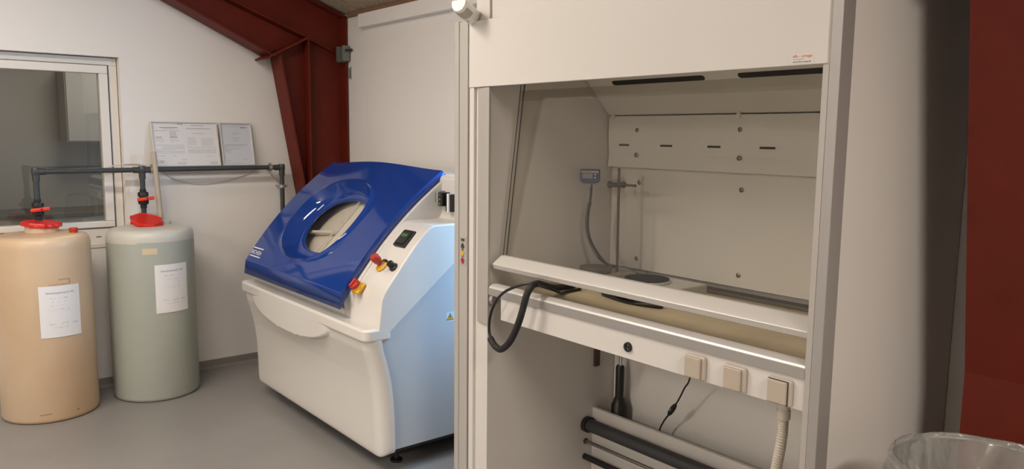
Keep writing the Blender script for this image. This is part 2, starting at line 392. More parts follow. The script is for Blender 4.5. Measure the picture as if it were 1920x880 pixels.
# moulded upper housing: rim, console, rear hood and trough walls in one skin
hs = NB()
def rplan(x0, x1, y0, y1, r, n=6):
    pts = [(x1, y1), (x0, y1)]
    for a in range(n + 1):
        A = math.pi + a / n * math.pi / 2; pts.append((x0 + r + r * math.cos(A), y0 + r + r * math.sin(A)))
    for a in range(n + 1):
        A = 1.5 * math.pi + a / n * math.pi / 2; pts.append((x1 - r + r * math.cos(A), y0 + r + r * math.sin(A)))
    return pts
bm = NB(); prism(bm, rplan(XL - .004, XR + .0006, 1.664, 1.80, .045), 'Z', .655, .717)
finish('front_rim', bm, white_gel, ch, bevel=.014, bseg=4)
bm = NB()
prof = [(1.735, .70), (1.735, .655), (1.7515, .655), (2.153, .976), (2.56, 1.30), (2.62, 1.30), (2.62, 1.395), (2.262, 1.395), (2.25, 1.38), (2.247, 1.20), (2.235, 1.18), (2.21, 1.174), (2.045, 1.174), (2.02, 1.166), (1.985, 1.140), (1.92, 1.070), (1.85, .985), (1.775, .890), (1.752, .850)]
prism(bm, prof, 'X', -3.392, XR)
finish('control_console', bm, white_gel, ch, bevel=.02, bseg=5)
bm = NB()
lz = lambda y: .834 + (y - 1.72) * .9864
box(bm, XL + .02, XL + .05, 1.75, 2.62, .30, .72)
prism(bm, [(1.745, .70), (1.745, .745), (2.26, 1.325), (2.62, 1.395), (2.62, .60), (1.745, .60)], 'X', XL + .012, XL + .05)
prism(bm, [(1.745, .70), (1.745, .745), (2.26, 1.325), (2.62, 1.39), (2.62, .60), (1.745, .60)], 'X', -3.43, -3.393)
prism(bm, [(2.33, 1.30), (2.30, 1.392), (2.62, 1.392), (2.62, .6), (2.56, .6), (2.56, 1.30)], 'X', XL + .05, -3.43)
prism(bm, [(1.745, .60), (1.745, .745), (1.775, .765), (1.775, .60)], 'X', XL + .05, -3.43)
finish('trough_walls', bm, white_gel, ch, bevel=.006)
bm = NB()
box(bm, XL + .05, -3.43, 1.775, 2.56, .60, .63)
finish('chamber_floor', bm, inner_beige, ch)
# grey side sheet under the console seam and its twin on the far side
for xa, xb in ((-3.10, -3.083), (XL + .013, XL + .03)):
    bm = NB(); prism(bm, [(1.79, .115), (1.775, .30), (1.765, .45), (1.755, .60), (1.758, .658), (2.153, .974), (2.62, 1.346), (2.62, .115)], 'X', xa, xb)
    finish('side_panel', bm, side_grey, ch)
bm = NB(); box(bm, XL + .03, -3.10, 2.60, 2.617, .115, 1.30); finish('rear_panel', bm, side_grey, ch)
bm = NB(); box(bm, XL + .05, -3.11, 1.83, 2.59, .088, .115); finish('base_frame', bm, black, ch)
for fx in (-4.6, -3.2):
    for fy in (1.90, 2.5):
        bm = NB(); lathe(bm, [(0, 0), (.03, 0), (.03, .012), (.011, .016), (.011, .09), (0, .09)], (fx, fy, 0), 16); finish('foot', bm, black, ch, smooth=True)
# blue lid: plane coordinates u along X, s up the slope, n outwards
LA = math.atan(.9864); eS = Vector((0, math.cos(LA), math.sin(LA))); eN = Vector((0, -math.sin(LA), math.cos(LA))); L0 = Vector((0, 1.686, .849))
def lidp(u, s, n=0.0):
    q = max(0, min(1, s / .811)); n += .040 * 4 * q * (1 - q)
    return Vector((u, 0, 0)) + L0 + eS * s + eN * n
U0, U1, SL = -4.562, -3.335, .811
oc, oa, ob = (-3.980, .370), .350, .277
ic, ia, ib, idp = (-3.972, .378), .256, .190, -.067
def crown(u, s):
    k = (u - (U0 + U1) / 2) / ((U1 - U0) / 2); q = max(0, min(1, s / SL))
    return .034 * (1 - k * k) ** 2 * q * q * (1 if u < 9 else 1)
def rect_hit(c, a):
    dx, dy = math.cos(a), math.sin(a); t = 1e9
    if dx > 1e-9: t = min(t, (U1 - c[0]) / dx)
    if dx < -1e-9: t = min(t, (U0 - c[0]) / dx)
    if dy > 1e-9: t = min(t, (SL - c[1]) / dy)
    if dy < -1e-9: t = min(t, (0 - c[1]) / dy)
    return (c[0] + t * dx, c[1] + t * dy)
angs = sorted(set([2 * math.pi * i / 144 for i in range(144)] + [math.atan2(sy - oc[1], sx - oc[0]) % (2 * math.pi) for sx in (U0, U1) for sy in (0, SL)]))
bm = NB(); rows = []
def ringrow(f): rows.append([bm.verts.new(f(a)) for a in angs])
def sup(c, a, b, t, p=2.3):
    ct, st = math.cos(t), math.sin(t); r = (abs(ct) ** p + abs(st) ** p) ** (-1 / p)
    return (c[0] + a * r * ct, c[1] + b * r * st)
def depth(u, s):      # how far the skirt drops: deep along the front edge, shallow on the sides
    return -.035
for k in (0, 1, 2):   # skirt rows, from the lower edge up
    def f(a, k=k):
        u, s = rect_hit(oc, a)
        p = lidp(u, s, crown(u, s)); front = (s < 1e-6)
        if k == 2: 
            eu = max(U0, min(U1, u)); return lidp(eu + (0), s, crown(u, s))
        drop = (.0, .010)[k]
        if front: q = Vector((u, 1.674, .769)) if k == 0 else p + Vector((0, -.002, -.002))
        else:
            fr = max(0, 1 - s / .10); base = p - eN * .036; q0 = Vector((u, 1.674 + s * .7, .769 + s * .70))
            q = base.lerp(q0, fr) if k == 0 else p - eN * .010 + Vector(((.004 if u > U1 - 1e-6 else (-.004 if u < U0 + 1e-6 else 0)), 0, 0))
        return q
    ringrow(f)
for t in (.04, .12, .25, .4, .55, .7, .82, .91, .96):
    def f(a, t=t):
        u0, s0 = rect_hit(oc, a); u1, s1 = sup(oc, oa, ob, a_of(a)); u = u0 + (u1 - u0) * t; s = s0 + (s1 - s0) * t
        lip = .012 * max(0, (t - .9) / .1) ** 2
        return lidp(u, s, crown(u, s) * (1 - t * .6) + lip)
    def a_of(a): return math.atan2(math.sin(a) / ob, math.cos(a) / oa)
    ringrow(f)
for t in (0, .06, .15, .3, .5, .7, .85, .95, 1.0):
    def f(a, t=t):
        A = math.atan2(math.sin(a) / ob, math.cos(a) / oa)
        u1, s1 = sup(oc, oa, ob, A); u2, s2 = sup(ic, ia, ib, A, 2.2)
        tt = t; n = (.013 + .4 * crown(u1, s1)) * (1 - t) + idp * (t ** 1.0) * (1.0) + .0
        n = n - .03 * math.sin(math.pi * t) * 1.0 if t > 0 else n
        return lidp(u1 + (u2 - u1) * tt, s1 + (s2 - s1) * tt, n)
    ringrow(f)
for A, B in zip(rows[:-1], rows[1:]):
    for i in range(len(angs)):
        j = (i + 1) % len(angs); bm.faces.new([A[i], A[j], B[j], B[i]])
lid = finish('lid', bm, blue, ch, smooth=True, solid=.006, angle=32)
bm = NB()
vs = [bm.verts.new(lidp(*sup(ic, ia - .001, ib - .001, math.atan2(math.sin(a) / ob, math.cos(a) / oa), 2.2), idp + .003)) for a in angs]; bm.faces.new(vs)
finish('lid_window', bm, lidglass, lid)
bm = NB()   # folded inner roof seen through the oval window
def ip(u, s_, n): return bm.verts.new(lidp(u, s_, n))
def quad(*p): bm.faces.new([ip(*q) for q in p])
quad((-4.40, .10, -.135), (-3.97, .10, -.092), (-3.97, .66, -.092), (-4.40, .66, -.135)); quad((-3.97, .10, -.092), (-3.55, .10, -.112), (-3.55, .66, -.112), (-3.97, .66, -.092))
finish('inner_roof', bm, inner_beige, ch, solid=.004)
bm = NB()
obox(bm, frame_m(lidp(-3.97, .40, -.090), (1, 0, 0), eS), .006, .54, .006); finish('roof_ridge', bm, inner_beige, ch)
bm = NB()
obox(bm, frame_m(lidp(-4.12, .33, -.098), (1, 0, .09), eS), .29, .016, .016); finish('roof_beam', bm, inner_beige, ch)
for xa, xb in ((-3.425, -3.316), (XL + .014, -4.53)):    # raised seats the lid closes on
    bm = NB(); up = [lidp(0, q, -.040) for q in (.03, .12, .22, .32, .42, .52, .62, .72, .79)]
    prism(bm, [(p.y, p.z) for p in up] + [(2.30, 1.0), (1.76, .66)], 'X', xa, xb); finish('lid_seat', bm, white_gel, ch, bevel=.004)
# maker's plate on the lid
bm = NB()
merge(bm, text_bm('ERICHSEN', .036, width=.142), lambda c: lidp(-4.478 + c.x - c.y * .25, .057 + c.y, .0022))
for s0 in (.031, .083):
    v = [bm.verts.new(lidp(u, s, .0022)) for u, s in ((-4.545, s0), (-4.39, s0), (-4.39, s0 + .006), (-4.545, s0 + .006))] if s0 < .05 else [bm.verts.new(lidp(u, s, .0022)) for u, s in ((-4.557, s0), (-4.405, s0), (-4.405, s0 + .006), (-4.557, s0 + .006))]
    bm.faces.new(v)
lg = finish('logo', bm, whiteink, lid)
# controls on the console slope
def conM(u, s, n=-.028): return frame_m(Vector((u + .02, 1.72, .834)) + eS * (s + .010) + eN * n, (1, 0, 0), eS)
def con_lathe(prof, u, s, n=-.028, seg=28):
    bm = NB(); lathe(bm, prof, seg=seg, M=conM(u, s, n)); return bm
bm = NB(); obox(bm, conM(-3.205, .342, .030), .098, .098, .022); dsp = finish('display_unit', bm, black, ch, bevel=.004)
bm = NB(); obox(bm, conM(-3.205, .342, .044), .074, .070, .006); finish('display_face', bm, mat('dark_display_face', (.03, .035, .03), .25), dsp)
bm = NB(); obox(bm, conM(-3.205, .354, .0475), .05, .018, .002); finish('display_screen', bm, lcd, dsp)
es = finish('emergency_stop', con_lathe([(0, 0), (.036, 0), (.036, .004), (.020, .010), (.020, .016), (0, .016)], -3.243, .182, .016), yellow, ch, smooth=True)
finish('stop_button', con_lathe([(0, .014), (.015, .014), (.017, .030), (.021, .036), (.022, .062), (.018, .070), (0, .072)], -3.243, .182, .016), brick, es, smooth=True)
ks = finish('key_switch', con_lathe([(0, 0), (.022, 0), (.022, .008), (.017, .012), (.0165, .034), (.014, .038), (0, .038)], -3.140, .186, .016), black, ch, smooth=True)
bm = NB(); obox(bm, conM(-3.165, .186, .062), .03, .012, .012); finish('key_head', bm, black, ks, bevel=.003)
bm = NB(); tube(bm, [conM(-3.187, .180, .050) @ Vector((.017 * math.cos(t), .022 * math.sin(t), .012 * math.cos(t))) for t in [2 * math.pi * i / 24 for i in range(25)]], .0016, 8, cap=False); finish('key_ring', bm, chrome, ks, smooth=True)
bm = NB(); obox(bm, conM(-3.297, .036, .009), .062, .062, .018); ms = finish('main_switch', bm, yellow, ch, bevel=.006)
finish('switch_collar', con_lathe([(0, .005), (.031, .005), (.028, .030), (0, .030)], -3.297, .036, -.001), yellow, ms, smooth=True)
finish('switch_knob', con_lathe([(0, .03), (.027, .03), (.026, .046), (.022, .050), (0, .050)], -3.297, .036, -.001), brick, ms, smooth=True)
bm = NB(); obox(bm, conM(-3.297, .036, .053), .012, .046, .012); finish('knob_bar', bm, red, ms, bevel=.003)
# connectors on the upright behind the plateau
yw = 2.247
bm = NB(); box(bm, -3.345, -3.285, yw - .035, yw + .005, 1.245, 1.318); cn = finish('connector_box', bm, mat('clear_cover', (.30, .31, .28), .2), ch, bevel=.003)
bm = NB(); box(bm, -3.337, -3.315, yw - .037, yw - .034, 1.258, 1.308); finish('connector_window', bm, mat('dark_green_board', (.02, .035, .025), .3), cn)
bm = NB(); box(bm, -3.282, -3.243, yw - .045, yw + .005, 1.243, 1.312); c2 = finish('socket_block', bm, black, ch, bevel=.003)
for zz in (1.256, 1.278, 1.30):
    bm = NB(); cyl(bm, (-3.263, yw - .047, zz), (-3.263, yw - .044, zz), .006, 12); finish('screw', bm, chrome, c2, smooth=True)
for k, xx in enumerate((-3.235, -3.200)):
    bm = NB(); box(bm, xx, xx + .016, yw - .03, yw + .005, 1.218, 1.305); finish('terminal_strip', bm, black, ch, bevel=.002)
bm = NB(); box(bm, -3.217, -3.202, yw - .036, yw + .005, 1.215, 1.309); finish('terminal_rail', bm, whiteink, ch, bevel=.002)
for xx in (-3.372, -3.338):
    bm = NB(); lathe(bm, [(0, 0), (.010, 0), (.010, .010), (.007, .012), (.007, .018), (.0095, .020), (.0095, .032), (0, .034)], (xx, 2.20, 1.172), 16); finish('hose_fitting', bm, mat('grey_fitting', (.12, .12, .11), .4, metal=.6), ch, smooth=True)
# warning sticker on the side sheet
bm = NB(); prism(bm, [(2.116, .692), (2.163, .692), (2.163, .739), (2.116, .739)], 'X', -3.083, -3.0822); ws = finish('warning_sticker', bm, mat('sticker_white', (.6, .68, .75), .5), ch)
bm = NB(); prism(bm, [(2.119, .699), (2.160, .699), (2.1395, .735)], 'X', -3.0822, -3.0818); finish('triangle_border', bm, ink, ws)
bm = NB(); prism(bm, [(2.1235, .7015), (2.1555, .7015), (2.1395, .7295)], 'X', -3.0818, -3.0814); finish('triangle', bm, yellow, ws)
bm = NB(); prism(bm, [(2.138, .710), (2.141, .710), (2.142, .722), (2.137, .722)], 'X', -3.0814, -3.081); prism(bm, [(2.138, .704), (2.141, .704), (2.141, .707), (2.138, .707)], 'X', -3.0814, -3.081); finish('exclamation_mark', bm, ink, ws)

# ------------------------------------------------------------------ fume hood
F = 1.849
fh = thing('fume_hood', 'white fume hood with tilted glass sash and aluminium airfoil sill, in the right half', 'fume hood', (-1.82, 2.25, 0))
bm = NB(); box(bm, -2.634, -2.605, F, F + .09, 0, 2.048); box(bm, -2.605, -2.549, F + .004, F + .09, 0, 2.045); box(bm, -2.549, -2.533, F + .016, F + .09, 0, 2.045)
lp = finish('left_post', bm, mat('post_aluminium', (.50, .475, .44), .45, metal=.2), fh, bevel=.0015)
bm = NB(); box(bm, -2.601, -2.553, F + .0025, F + .0045, 1.066, 1.187); cp = finish('control_strip', bm, mat('grey_membrane', (.43, .405, .39), .5), lp)
bm = NB(); box(bm, -2.589, -2.565, F + .0015, F + .003, 1.168, 1.180); finish('status_display', bm, mat('dark_lcd', (.06, .055, .04), .3), cp)
for z, m_ in ((1.148, mat('dark_key', (.05, .045, .03), .4)), (1.119, yellow), (1.089, mat('crimson_key', (.40, .01, .03), .4))):
    bm = NB(); cyl(bm, (-2.577, F - .001, z), (-2.577, F + .003, z), .0098, 20); bu = finish('push_button', bm, m_, cp, smooth=True)
    bm = NB(); box(bm, -2.5785, -2.5755, F - .0005, F + .003, z + .010, z + .0135); finish('button_mark', bm, ink, cp); bm = NB(); box(bm, -2.586, -2.568, F + .0018, F + .003, z - .0145, z - .0125); finish('button_caption', bm, ink, cp)
bm = NB(); box(bm, -2.531, -2.502, F, 2.655, 0, 2.03); box(bm, -2.502, -2.42, F + .012, 2.655, 0, 2.60); finish('left_wall', bm, hoodw, fh, bevel=.0015)
bm = NB(); box(bm, -2.479, -2.444, F + .003, F + .0115, .852, 1.784); box(bm, -2.444, -2.404, F - .0005, F + .0115, .852, 1.784); finish('sash_guide', bm, mat('guide_aluminium', (.47, .44, .41), .45, metal=.25), fh, bevel=.002)
bm = NB(); box(bm, -1.042, -1.026, F + .002, 2.655, 0, 2.60); finish('right_wall', bm, hoodw, fh)
bm = NB(); box(bm, -1.0432, -1.0265, F + .0005, F + .04, 0, 1.785); finish('right_jamb', bm, MATS['guide_aluminium'], fh, bevel=.001)
bm = NB(); box(bm, -1.026, -0.998, F, F + .06, 0, 2.60); finish('right_post', bm, alu, fh, bevel=.002)
bm = NB(); box(bm, -1.026, -1.0, F + .06, 2.655, 0, 2.60); finish('right_panel', bm, hoodw, fh)
bm = NB(); box(bm, -2.530, -1.030, F - .004, F + .014, 1.786, 2.038); hd = finish('header_panel', bm, hoodw, fh, bevel=.002)
bm = NB(); box(bm, -2.489, -2.428, F + .016, F + .06, 2.02, 2.60); box(bm, -2.428, -2.412, F + .03, F + .06, 2.02, 2.60); box(bm, -2.412, -1.030, F + .018, F + .06, 2.02, 2.60); finish('upper_front_panel', bm, hoodw, fh, bevel=.0015)
# maker's label on the header
bm = NB(); box(bm, -1.128, -1.066, F - .0046, F - .0042, 1.790, 1.815); ml = finish('label_plate', bm, mat('label_white', (.72, .68, .62), .5), hd)
def hface(x, z, y=F - .0049): return lambda c: Vector((x + c.x, y, z + c.y))
bm = NB(); merge(bm, text_bm('alfa - omega', .0105, width=.054), hface(-1.0975, 1.8085)); finish('label_title', bm, redink, ml)
bm = NB(); merge(bm, text_bm('www.alfa-omega.dk', .0062, width=.051), hface(-1.0985, 1.7945)); finish('label_address', bm, ink, ml)
bm = NB(); box(bm, -1.124, -1.093, F - .0052, F - .0048, 1.8005, 1.8012); finish('label_rule', bm, greyink, ml)
# interior lining
def yplate(bm, x0, x1, pts, t):
    prism(bm, pts + [(y + t[0], z + t[1]) for y, z in reversed(pts)], 'X', x0, x1)
IX0, IX1 = -2.418, -1.043
bm = NB(); prism(bm, [(2.522, 1.47), (2.528, 1.525), (2.522, 1.60), (2.522, 1.688), (2.534, 1.688), (2.534, 1.60), (2.54, 1.525), (2.534, 1.47)], 'X', IX0 + .004, IX1 - .002); ub = finish('upper_baffle', bm, hoodin, fh)
for x, z in ((-2.247, 1.629), (-2.249, 1.524), (-1.738, 1.632), (-1.737, 1.525)):
    bm = NB(); lathe(bm, [(0, .004), (.005, .003), (.0095, .0005), (.0095, -.002), (0, -.002)], M=frame_m((x, 2.522 - .002, z), (1, 0, 0), (0, 0, 1)), seg=18); finish('screw', bm, mat('dull_screw', (.22, .2, .17), .35, metal=.8), ub, smooth=True)
for x0, x1 in ((-2.350, -2.293), (-2.12, -2.058), (-1.884, -1.824), (-1.652, -1.588)):
    bm = NB(); box(bm, x0, x1, 2.5215, 2.5235, 1.5615, 1.5695); finish('vent_slot', bm, darkslot, ub, bevel=.0006)
bm = NB(); box(bm, IX0, IX1, 2.555, 2.567, 1.028, 1.56); lb = finish('lower_baffle', bm, hoodin, fh)
for x, z in ((-2.255, 1.405), (-1.742, 1.404), (-1.738, 1.075), (-2.257, 1.074)):
    bm = NB(); lathe(bm, [(0, .004), (.005, .003), (.0095, .0005), (.0095, -.002), (0, -.002)], M=frame_m((x, 2.555 - .002, z), (1, 0, 0), (0, 0, 1)), seg=18); finish('screw', bm, MATS['dull_screw'], lb, smooth=True)
bm = NB(); prism(bm, [(2.524, 1.694), (2.375, 1.842), (2.330, 1.888), (2.34, 1.898), (2.385, 1.852), (2.536, 1.702)], 'X', IX0 + .001, IX1 - .001); sb = finish('sloped_baffle', bm, hoodin, fh)
for x in (-2.385, -1.745):
    bm = NB(); box(bm, x - .008, x + .008, 2.514, 2.522, 1.674, 1.704); finish('hanging_clip', bm, hoodin, sb, bevel=.001)
bm = NB(); box(bm, IX0, IX1, 1.93, 2.36, 1.905, 1.92); rf = finish('roof_panel', bm, hoodin, fh)
eb = Vector((0, -.1485, .148)).normalized(); nb_ = Vector((0, -.707, -.707))
sx_ = Vector((1, 0, 0)); sv_ = Vector((0, -1, 1)).normalized()
for x0, x1 in ((-2.28, -1.815), (-1.672, -1.207)):
    Ms = frame_m(Vector((0, 2.524, 1.694)) + sv_ * .179, sx_, sv_); bm = NB(); pts = []
    for k in range(9): a = math.pi / 2 + math.pi * k / 8; pts.append((x0 + .012 + .012 * math.cos(a), .012 * math.sin(a)))
    for k in range(9): a = -math.pi / 2 + math.pi * k / 8; pts.append((x1 - .012 + .012 * math.cos(a), .012 * math.sin(a)))
    lo = [bm.verts.new(Ms @ Vector((p[0], p[1], -.001))) for p in pts]; hi = [bm.verts.new(Ms @ Vector((p[0], p[1], .0015))) for p in pts]
    bm.faces.new(lo); bm.faces.new(list(reversed(hi)))
    for i in range(len(pts)): bm.faces.new([lo[i], hi[i], hi[(i + 1) % len(pts)], lo[(i + 1) % len(pts)]])
    finish('exhaust_slot', bm, darkslot, sb)
bm = NB(); box(bm, IX0, IX1, 2.605, 2.65, 0, 1.92); finish('rear_panel', bm, hoodin, fh)
# worktop, airfoil sill and service fascia
bm = NB(); box(bm, IX0, IX1, 1.936, 2.604, .955, .985); finish('worktop', bm, cream, fh, bevel=.004)
bm = NB(); box(bm, IX0, IX1, 2.545, 2.604, .985, 1.0); finish('rear_ledge', bm, hotplate_grey, fh, bevel=.003)
bm = NB(); prism(bm, [(1.849, .974), (1.849, 1.004), (1.853, 1.010), (1.868, 1.017), (1.888, 1.017), (1.905, 1.010), (1.925, .990), (1.925, .974)], 'X', -2.398, -1.0425); sl = finish('airfoil_sill', bm, alu_l, fh, bevel=.0015)
bm = NB(); box(bm, -2.398, -1.0425, 1.8475, 1.8495, .9755, 1.003); finish('sill_face', bm, alu, sl)
bm = NB(); prism(bm, [(1.852, .973), (1.846, .955), (1.852, .940), (1.885, .938), (1.90, .955), (1.90, .973)], 'X', -2.396, -2.378); finish('sill_bracket', bm, alu, sl, bevel=.003)
bm = NB(); box(bm, -2.330, IX1, 1.856, 1.93, .884, .9735); fa = finish('service_fascia', bm, hoodw, fh, bevel=.002)
bm = NB(); box(bm, -2.330, IX1, 1.8545, 1.8565, .9685, .9715); finish('bead', bm, alu_l, fa)
for i, x in enumerate((-1.390, -1.252, -1.110)):
    bm = NB(); box(bm, x - .036, x + .036, 1.842, 1.856, .889, .961); so = finish('socket', bm, switch_m, fa, bevel=.006, bseg=4)
    bm = NB(); box(bm, x - .031, x + .026, 1.833, 1.842, .893, .956); sc = finish('socket_cover', bm, switch_p, so, bevel=.004, bseg=3)
    if i == 2:
        bm = NB(); ring_y = [(x - .032, .894), (x + .027, .894), (x + .027, .955), (x - .032, .955)]
        box(bm, x - .033, x + .028, 1.8405, 1.8425, .8912, .8930); box(bm, x - .033, x + .028, 1.8405, 1.8425, .9562, .958); box(bm, x + .0262, x + .028, 1.8405, 1.8425, .893, .9562); finish('cover_gap', bm, seam_m, so)
bm = NB(); lathe(bm, [(0, .002), (.008, .002), (.010, .006), (.0155, .006), (.0165, .003), (.0165, -.004), (0, -.004)], M=frame_m((-1.663, 1.855, .924), (1, 0, 0), (0, 0, 1)), seg=28); rs = finish('outlet', bm, black, fa, smooth=True)
for dz in (-.006, .006):
    bm = NB(); cyl(bm, (-1.663, 1.8535, .924 + dz), (-1.663, 1.8525, .924 + dz), .002, 10); finish('contact', bm, chrome, rs, smooth=True)
# tilted sash: pane, tinted strip for the header's shade, lower rail and edge profiles
sy = lambda z: 1.909 + (z - 1.12) * .1225
def tilt(bm, x0, x1, z0, z1, dy0, dy1): prism(bm, [(sy(z0) + dy0, z0), (sy(z0) + dy1, z0), (sy(z1) + dy1, z1), (sy(z1) + dy0, z1)], 'X', x0, x1)
bm = NB(); prism(bm, [(1.858, 1.098), (1.864, 1.104), (1.902, 1.130), (1.922, 1.130), (1.922, 1.092), (1.884, 1.074), (1.866, 1.080)], 'X', -2.388, IX1); ra = finish('sash_rail', bm, alu_l, fh, bevel=.002)
bm = NB(); tilt(bm, -2.384, IX1 - .003, 1.124, 1.775, 0, .005); finish('sash_pane', bm, sashglass, ra)
bm = NB(); tilt(bm, -2.384, IX1 - .003, 1.735, 1.775, .0075, .0115); finish('shade_strip', bm, sashglass, ra)  # second tinted layer, darkens the band where the header's shadow falls
bm = NB(); tilt(bm, -2.3862, -2.3838, 1.124, 1.86, -.001, .0015); finish('sash_edge', bm, seam_m, ra)
bm = NB(); tilt(bm, -2.4195, -2.4175, 1.124, 1.86, .044, .0475); finish('wall_seam', bm, seam_m, fh)
bm = NB(); tilt(bm, -2.3862, -2.3838, 1.765, 1.86, .0185, .0205); finish('sash_edge', bm, seam_m, ra)
bm = NB(); lathe(bm, [(0, .010), (.010, .009), (.018, .004), (.020, 0), (0, 0)], M=frame_m((-1.047, 2.02, 1.36), (0, 1, 0), (0, 0, 1)) @ Matrix.Rotation(math.pi, 4, 'X'), seg=20); finish('service_knob', bm, mat('dark_green_plastic', (.02, .05, .025), .4), fh, smooth=True)
# lower shelf panel and rails
bm = NB(); box(bm, -2.4195, IX1, 2.470, 2.486, 0, .372); finish('lower_panel', bm, hoodw, fh)
bm = NB(); cyl(bm, (-2.419, 2.432, .302), (-1.70, 2.432, .302), .0285, 28); rl = finish('roller_bar', bm, mat('charcoal_tube', (.04, .04, .042), .55), fh, smooth=True)
bm = NB(); cyl(bm, (-2.4195, 2.432, .302), (-2.398, 2.432, .302), .036, 28); finish('roller_collar', bm, black, rl, smooth=True)
bm = NB(); cyl(bm, (-1.70, 2.432, .302), (-1.685, 2.432, .302), .030, 28); cyl(bm, (-1.672, 2.432, .302), (-1.61, 2.432, .302), .022, 20); finish('roller_end', bm, black, rl, smooth=True)
bm = NB(); cyl(bm, (-2.419, 2.428, .222), (-1.06, 2.428, .222), .0075, 16); rd = finish('rail', bm, mat('steel_rail', (.28, .25, .22), .35, metal=.8), fh, smooth=True)
bm = NB(); cyl(bm, (-2.4195, 2.428, .222), (-2.413, 2.428, .222), .013, 18); finish('rail_grommet', bm, brownmetal, rd, smooth=True)
bm = NB(); cyl(bm, (-2.419, 2.424, .150), (-1.06, 2.424, .150), .014, 20); finish('black_rail', bm, black, fh, smooth=True)
bm = NB(); box(bm, -2.4195, -2.408, 2.468, 2.50, .565, .66); finish('hinge_bracket', bm, brownmetal, fh, bevel=.002)

# gas strut behind the lower panel
gs = thing('gas_strut', 'black gas strut standing upright behind the lower panel of the hood', 'strut', (-2.322, 2.545, 0))
bm = NB(); lathe(bm, [(0, 0), (.036, 0), (.036, .395), (.030, .405), (.024, .425), (.0195, .43), (.0195, .57), (.016, .578), (0, .578)], (-2.326, 2.545, 0), 24); finish('strut_body', bm, black, gs, smooth=True)
bm = NB(); cyl(bm, (-2.3245, 2.545, .57), (-2.3215, 2.545, .954), .008, 14); finish('strut_rod', bm, chrome, gs, smooth=True)

# cord with inline switch under the hood
ec = thing('power_cord', 'thin black cord with inline switch hanging below the left socket', 'cord', (-1.95, 2.46, .37))
pts = spline([(-1.79, 2.36, .90), (-1.80, 2.37, .74), (-1.84, 2.41, .657), (-1.875, 2.43, .615), (-1.915, 2.45, .556), (-1.95, 2.465, .510), (-1.985, 2.478, .465), (-2.03, 2.495, .41), (-2.06, 2.51, .35), (-2.07, 2.53, .2), (-2.10, 2.55, .006)], 8)
bm = NB(); tube(bm, pts, .0035, 8); finish('cord', bm, black, ec, smooth=True)
a_, b_ = Vector((-1.940, 2.461, .523)), Vector((-1.992, 2.481, .457)); d_ = b_ - a_
bm = NB(); tube(bm, [a_ + d_ * t for t in (0, .1, .3, .5, .7, .9, 1)], lambda i: (.004, .008, .011, .0115, .011, .008, .004)[i], 14); sw = finish('inline_switch', bm, black, ec, smooth=True)
bm = NB(); obox(bm, frame_m(a_ + d_ * .5 + Vector((.0, -.011, .002)), d_, (0, 0, 1)), .012, .008, .004); finish('rocker', bm, lcdg, sw)

# corrugated conduit under the right socket
ct = thing('corrugated_conduit', 'cream corrugated conduit dropping from the fascia below the rightmost socket', 'conduit', (-1.14, 1.91, .884))
bm = NB(); lathe(bm, [(0, 0), (.017, 0), (.019, .004), (.019, .026), (.0165, .028), (.0165, .032), (.0185, .034), (.0185, .058), (0, .058)], (-1.1325, 1.91, .826), 20); finish('gland', bm, conduit_m, ct, smooth=True)
cp_ = spline([(-1.1325, 1.91, .83), (-1.133, 1.91, .79), (-1.138, 1.912, .74), (-1.149, 1.92, .69), (-1.166, 1.94, .63), (-1.185, 1.98, .55), (-1.20, 2.05, .45), (-1.205, 2.12, .30), (-1.205, 2.15, .01)], 24)
bm = NB(); tube(bm, cp_, lambda i: .0135 + .0018 * (1 if (i % 4) < 2 else -1), 16); finish('corrugated_tube', bm, conduit_m, ct, smooth=True, angle=80)

# motion sensor on the post
mo = thing('motion_sensor', 'white motion sensor jutting out from the top of the left hood post', 'sensor', (-2.55, 1.84, 2.04))
def msM(t): 
    a, b = Vector((-2.508, 1.845, 2.052)), Vector((-2.462, 1.745, 2.085)); return a.lerp(b, t)
ax = (msM(1) - msM(0)).normalized(); ex = Vector((.8, .6, 0)); ex = (ex - ax * ex.dot(ax)).normalized(); ey = ax.cross(ex)
if ey.z < 0: ey = -ey
bm = NB(); prof2 = [(-.036, .022), (.036, .022), (.040, .014), (.036, -.006), (.022, -.022), (0, -.028), (-.022, -.022), (-.036, -.006), (-.040, .014)]
rows = []
for t in (0, .02, .97, 1.0):
    k = .90 if t in (0, 1.0) else 1.0; c = msM(t); rows.append([bm.verts.new(c + ex * (p[0] * k * .82) + ey * (p[1] * k)) for p in prof2])
for A, B in zip(rows[:-1], rows[1:]):
    for i in range(len(A)): bm.faces.new([A[i], A[(i + 1) % len(A)], B[(i + 1) % len(A)], B[i]])
bm.faces.new(rows[0]); bm.faces.new(list(reversed(rows[-1])))
sh = finish('sensor_housing', bm, mat('sensor_white', (.80, .77, .71), .35), mo, bevel=.003)
bm = NB(); rows = []
for t in (.42, .45, .85, .88):
    k = 1.03 if t in (.45, .85) else .98; c = msM(t); rows.append([bm.verts.new(c + ex * (p[0] * k * .82) + ey * (p[1] * k)) for p in prof2[3:8]])
for A, B in zip(rows[:-1], rows[1:]):
    for i in range(len(A) - 1): bm.faces.new([A[i], A[i + 1], B[i + 1], B[i]])
finish('sensor_lens', bm, mat('lens_grey', (.42, .39, .34), .35), sh, smooth=True)
bm = NB(); c = msM(.28) - ey * .0275; cyl(bm, c, c - ey * .002, .0022, 10); finish('indicator', bm, ink, sh)
bm = NB(); box(bm, -2.56, -2.505, 1.835, 1.86, 2.0485, 2.066); finish('sensor_bracket', bm, MATS['sensor_white'], mo, bevel=.003)

